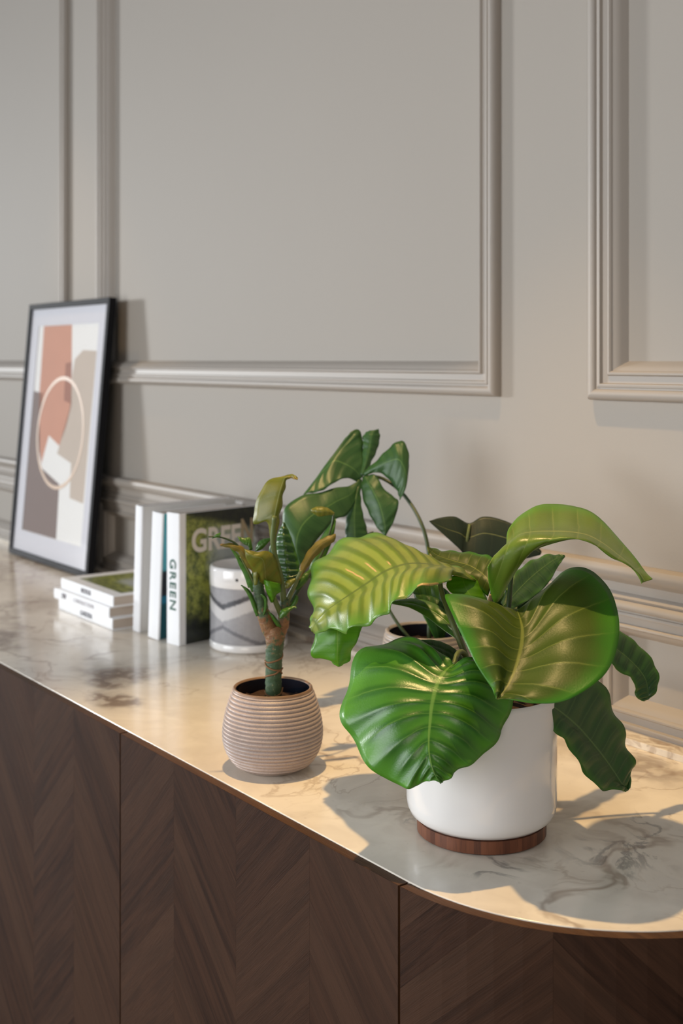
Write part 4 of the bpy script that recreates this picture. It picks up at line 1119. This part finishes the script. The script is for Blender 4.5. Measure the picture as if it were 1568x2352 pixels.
L([[(641, 1420, 1.482), (642, 1420, 1.481), (644, 1420, 1.481)],
   [(645, 1402, 1.484), (652, 1408, 1.479), (656, 1415, 1.481)],
   [(658, 1396, 1.485), (662, 1400, 1.480), (664, 1405, 1.481)],
   [(676, 1392, 1.484), (676, 1394, 1.482), (676, 1396, 1.482)],
   [(681, 1396, 1.482), (681, 1397, 1.481), (680, 1398, 1.481)]], 'leaf_small', 'little curled leaf low on the right cane')
L([[(614, 1404, 1.482), (615, 1404, 1.481), (616, 1404, 1.481)],
   [(622, 1416, 1.482), (625, 1414, 1.480), (627, 1412, 1.482)],
   [(630, 1430, 1.484), (634, 1428, 1.481), (638, 1426, 1.484)],
   [(640, 1444, 1.486), (643, 1442, 1.485), (646, 1440, 1.486)]], 'leaf_small', 'small pointed sheath between the canes')
# more blades crowding the two growing points
L([[(706, 1330, 1.540), (710, 1328, 1.538), (714, 1328, 1.538)],
   [(714, 1290, 1.548), (728, 1292, 1.540), (742, 1288, 1.542)],
   [(728, 1250, 1.554), (746, 1252, 1.546), (762, 1244, 1.548)],
   [(750, 1215, 1.558), (762, 1214, 1.552), (770, 1208, 1.553)],
   [(770, 1190, 1.560), (771, 1190, 1.559), (772, 1190, 1.559)]], 'leaf_small', 'olive blade behind the long yellow leaf', pleat=0.0005)
L([[(640, 1340, 1.505), (644, 1340, 1.503), (648, 1340, 1.503)],
   [(622, 1300, 1.508), (634, 1302, 1.503), (642, 1306, 1.505)],
   [(618, 1262, 1.510), (628, 1266, 1.505), (636, 1272, 1.507)],
   [(628, 1236, 1.510), (630, 1238, 1.508), (633, 1242, 1.508)]], 'leaf_deep', 'narrow dark blade beside the upright leaf', pleat=0.0004)
L([[(570, 1350, 1.494), (573, 1350, 1.492), (577, 1350, 1.493)],
   [(560, 1320, 1.496), (566, 1322, 1.493), (572, 1322, 1.494)],
   [(548, 1296, 1.496), (554, 1297, 1.494), (559, 1296, 1.495)],
   [(541, 1276, 1.496), (542, 1276, 1.495), (544, 1276, 1.495)]], 'leaf_small', 'thin blade in front of the jar', pleat=0.0002)
L([[(584, 1345, 1.476), (587, 1344, 1.475), (590, 1344, 1.475)],
   [(582, 1318, 1.478), (588, 1318, 1.474), (594, 1319, 1.476)],
   [(588, 1292, 1.479), (592, 1293, 1.476), (596, 1296, 1.477)],
   [(596, 1276, 1.479), (597, 1277, 1.478), (599, 1279, 1.478)]], 'leaf_yellow', 'short yellow blade on the left cane', pleat=0.0002)
L([[(598, 1366, 1.478), (600, 1364, 1.477), (603, 1364, 1.478)],
   [(606, 1378, 1.478), (610, 1376, 1.475), (613, 1374, 1.478)],
   [(606, 1398, 1.480), (610, 1398, 1.477), (613, 1396, 1.480)],
   [(602, 1412, 1.482), (605, 1413, 1.480), (608, 1412, 1.482)]], 'leaf_small', 'green scale on the left cane', pleat=0.0002)
L([[(663, 1398, 1.494), (666, 1400, 1.492), (669, 1402, 1.493)],
   [(674, 1378, 1.496), (678, 1381, 1.493), (682, 1385, 1.495)],
   [(680, 1366, 1.498), (682, 1368, 1.496), (685, 1370, 1.496)]], 'leaf_small', 'green scale on the right cane', pleat=0.0002)
stem([(596, 1372, 1.488), (580, 1335, 1.486), (566, 1305, 1.484), (552, 1278, 1.482)], 0.0026, 0.0014, M['stem_green'], gp, n=7)
stem([(598, 1365, 1.490), (602, 1330, 1.490), (604, 1295, 1.488), (600, 1272, 1.484)], 0.0030, 0.0016, M['stem_dark'], gp, n=7)
# pale stub of a torn leaf
L([[(714, 1170, 1.560), (714, 1172, 1.558), (715, 1176, 1.558)],
   [(728, 1164, 1.560), (730, 1173, 1.554), (732, 1186, 1.556)],
   [(750, 1166, 1.560), (752, 1174, 1.555), (748, 1184, 1.556)],
   [(768, 1178, 1.560), (768, 1180, 1.558), (766, 1182, 1.558)]], 'leaf_yellow', 'pale torn leaf stub')
stem([(718, 1312, 1.522), (740, 1270, 1.535), (760, 1215, 1.552), (766, 1181, 1.558)], 0.0016, 0.0012, M['stem_dark'], gp, n=6)

# --- back pot with the split leaf
bcn = P(978, 1452, 1.690); bx, by = bcn[0], bcn[1]
bp = empty('potted_plant', (bx, by, ZT))
tag(bp, 'split-leaf plant in a grey ribbed pot against the wall behind the white pot', 'potted plant')
prof = [(0.0, 0.0005), (0.040, 0.0005)] + ribbed_prof([(0.0425, 0.001), (0.0530, 0.010), (0.0620, 0.030), (0.0660, 0.052), (0.0650, 0.075), (0.0620, 0.095), (0.0590, 0.112), (0.0572, 0.1195)], 0.0052, 0.0015, 0.004, 0.118)
b_o = lathe('pot', prof, bx, by, ZT, M['grey_stoneware'], bp, n=96)
lathe('rim', [(0.0573, 0.1194), (0.0572, 0.1220), (0.0550, 0.1236), (0.0525, 0.1228), (0.0515, 0.1205)], bx, by, ZT, M['grey_stoneware'], b_o)
lathe('inner_glaze', [(0.0515, 0.1206), (0.0520, 0.110), (0.0530, 0.096), (0.04, 0.094), (0, 0.094)], bx, by, ZT, M['navy_glaze'], b_o)
soil('soil', bx, by, ZT + 0.104, 0.0515, M['soil_dark'], bp, 7)
LA = [[(836, 1088, 1.780), (833, 1094, 1.780), (828, 1100, 1.780), (822, 1108, 1.780)],
      [(834, 1060, 1.790), (818, 1070, 1.782), (806, 1084, 1.775), (798, 1098, 1.768)],
      [(833, 1030, 1.798), (800, 1052, 1.785), (782, 1078, 1.772), (776, 1104, 1.758)],
      [(831, 1003, 1.804), (780, 1040, 1.786), (760, 1078, 1.768), (756, 1116, 1.750)],
      [(822, 986, 1.806), (762, 1055, 1.783), (742, 1092, 1.764), (736, 1128, 1.746)],
      [(806, 992, 1.803), (746, 1070, 1.780), (724, 1106, 1.760), (712, 1132, 1.745)],
      [(790, 1010, 1.800), (735, 1086, 1.776), (712, 1116, 1.758), (696, 1136, 1.746)]]
LB = [[(826, 1090, 1.780), (832, 1092, 1.778), (838, 1090, 1.780)],
      [(831, 1050, 1.794), (842, 1055, 1.786), (852, 1062, 1.790)],
      [(832, 1018, 1.802), (849, 1025, 1.793), (866, 1032, 1.798)],
      [(834, 1000, 1.805), (852, 1003, 1.797), (872, 1004, 1.802)],
      [(848, 989, 1.806), (858, 988, 1.801), (869, 985, 1.804)]]
LC = [[(833, 1086, 1.780), (834, 1090, 1.778), (836, 1094, 1.778)],
      [(860, 1062, 1.776), (864, 1072, 1.768), (862, 1085, 1.770)],
      [(884, 1038, 1.772), (892, 1060, 1.760), (880, 1090, 1.764)],
      [(906, 1018, 1.770), (914, 1055, 1.754), (899, 1108, 1.756)],
      [(924, 1013, 1.768), (926, 1070, 1.750), (911, 1126, 1.750)],
      [(936, 1032, 1.764), (933, 1095, 1.747), (916, 1140, 1.746)],
      [(939, 1070, 1.758), (932, 1120, 1.745), (918, 1149, 1.743)]]
LD = [[(833, 1094, 1.780), (837, 1094, 1.777), (842, 1092, 1.779)],
      [(830, 1112, 1.774), (846, 1110, 1.766), (864, 1092, 1.770)],
      [(832, 1140, 1.766), (858, 1130, 1.756), (878, 1118, 1.762)],
      [(843, 1170, 1.756), (872, 1160, 1.746), (902, 1140, 1.754)],
      [(856, 1195, 1.748), (880, 1190, 1.740), (915, 1153, 1.748)],
      [(868, 1215, 1.742), (884, 1212, 1.738), (906, 1192, 1.742)],
      [(882, 1230, 1.738), (884, 1231, 1.737), (886, 1230, 1.738)]]
LE = [[(822, 1100, 1.780), (827, 1102, 1.779), (831, 1102, 1.780)],
      [(808, 1140, 1.768), (818, 1140, 1.764), (828, 1140, 1.768)],
      [(797, 1180, 1.758), (814, 1180, 1.753), (833, 1180, 1.758)],
      [(793, 1212, 1.752), (814, 1212, 1.747), (842, 1214, 1.752)],
      [(793, 1240, 1.748), (815, 1242, 1.744), (845, 1238, 1.748)]]
LF = [[(830, 1100, 1.780), (828, 1106, 1.778), (826, 1114, 1.778)],
      [(800, 1116, 1.768), (805, 1135, 1.760), (812, 1158, 1.758)],
      [(765, 1122, 1.756), (775, 1150, 1.744), (796, 1184, 1.744)],
      [(730, 1132, 1.746), (745, 1168, 1.730), (772, 1192, 1.732)],
      [(692, 1139, 1.736), (715, 1185, 1.718), (752, 1212, 1.722)],
      [(662, 1158, 1.728), (695, 1205, 1.710), (735, 1232, 1.716)],
      [(649, 1184, 1.722), (684, 1228, 1.704), (718, 1254, 1.710)],
      [(652, 1218, 1.716), (680, 1252, 1.701), (706, 1272, 1.706)],
      [(664, 1248, 1.710), (682, 1276, 1.700), (698, 1286, 1.702)],
      [(684, 1292, 1.703), (689, 1297, 1.701), (694, 1297, 1.701)]]
leaf('leaf', [LA, LB, LC, LD, LE, LF], M['leaf_split'], bp, span_t=9, span_u=5, pleat=0.00025, npl=7, wave=0.001, seed=21, label='big deeply split green leaf')
stem([(985, 1490, 1.690), (986, 1400, 1.695), (988, 1310, 1.705), (972, 1215, 1.725), (930, 1140, 1.765), (880, 1100, 1.790), (836, 1094, 1.783)], 0.0032, 0.0024, M['stem_dark'], bp)
L11 = [[(985, 1197, 1.640), (986, 1198, 1.640), (987, 1200, 1.640)],
       [(1012, 1189, 1.650), (1025, 1215, 1.640), (1032, 1240, 1.632)],
       [(1045, 1187, 1.655), (1055, 1225, 1.642), (1056, 1262, 1.630)],
       [(1077, 1202, 1.655), (1074, 1235, 1.645), (1070, 1275, 1.632)],
       [(1108, 1187, 1.655), (1112, 1225, 1.642), (1108, 1282, 1.630)],
       [(1150, 1193, 1.650), (1160, 1235, 1.638), (1150, 1285, 1.628)],
       [(1200, 1218, 1.640), (1205, 1250, 1.632), (1195, 1285, 1.625)],
       [(1243, 1266, 1.630), (1243, 1270, 1.628), (1240, 1275, 1.627)]]
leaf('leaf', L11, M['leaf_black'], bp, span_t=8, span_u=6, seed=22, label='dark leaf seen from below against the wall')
stem([(1000, 1490, 1.690), (1030, 1400, 1.680), (1060, 1300, 1.655), (1068, 1265, 1.645), (1074, 1230, 1.644), (1078, 1205, 1.652)], 0.0026, 0.0020, M['stem_green'], bp)
L([[(985, 1300, 1.640), (990, 1302, 1.640), (995, 1305, 1.640)],
   [(960, 1380, 1.655), (985, 1385, 1.650), (1015, 1385, 1.650)],
   [(980, 1430, 1.665), (1000, 1435, 1.660), (1025, 1430, 1.662)],
   [(1005, 1480, 1.675), (1010, 1482, 1.674), (1018, 1482, 1.675)]], 'leaf_deep', 'dark leaf rising from the back pot', parent=bp)
stem([(960, 1490, 1.675), (905, 1420, 1.690), (860, 1330, 1.715), (850, 1260, 1.735), (860, 1235, 1.740)], 0.0024, 0.0018, M['stem_dark'], bp)
L([[(845, 1225, 1.742), (850, 1222, 1.740), (856, 1220, 1.740)],
   [(838, 1240, 1.744), (852, 1238, 1.738), (868, 1236, 1.740)],
   [(846, 1262, 1.742), (856, 1262, 1.738), (868, 1262, 1.740)],
   [(856, 1290, 1.740), (858, 1290, 1.739), (860, 1290, 1.739)]], 'leaf_black', 'small dark leaf below the split leaf', parent=bp)
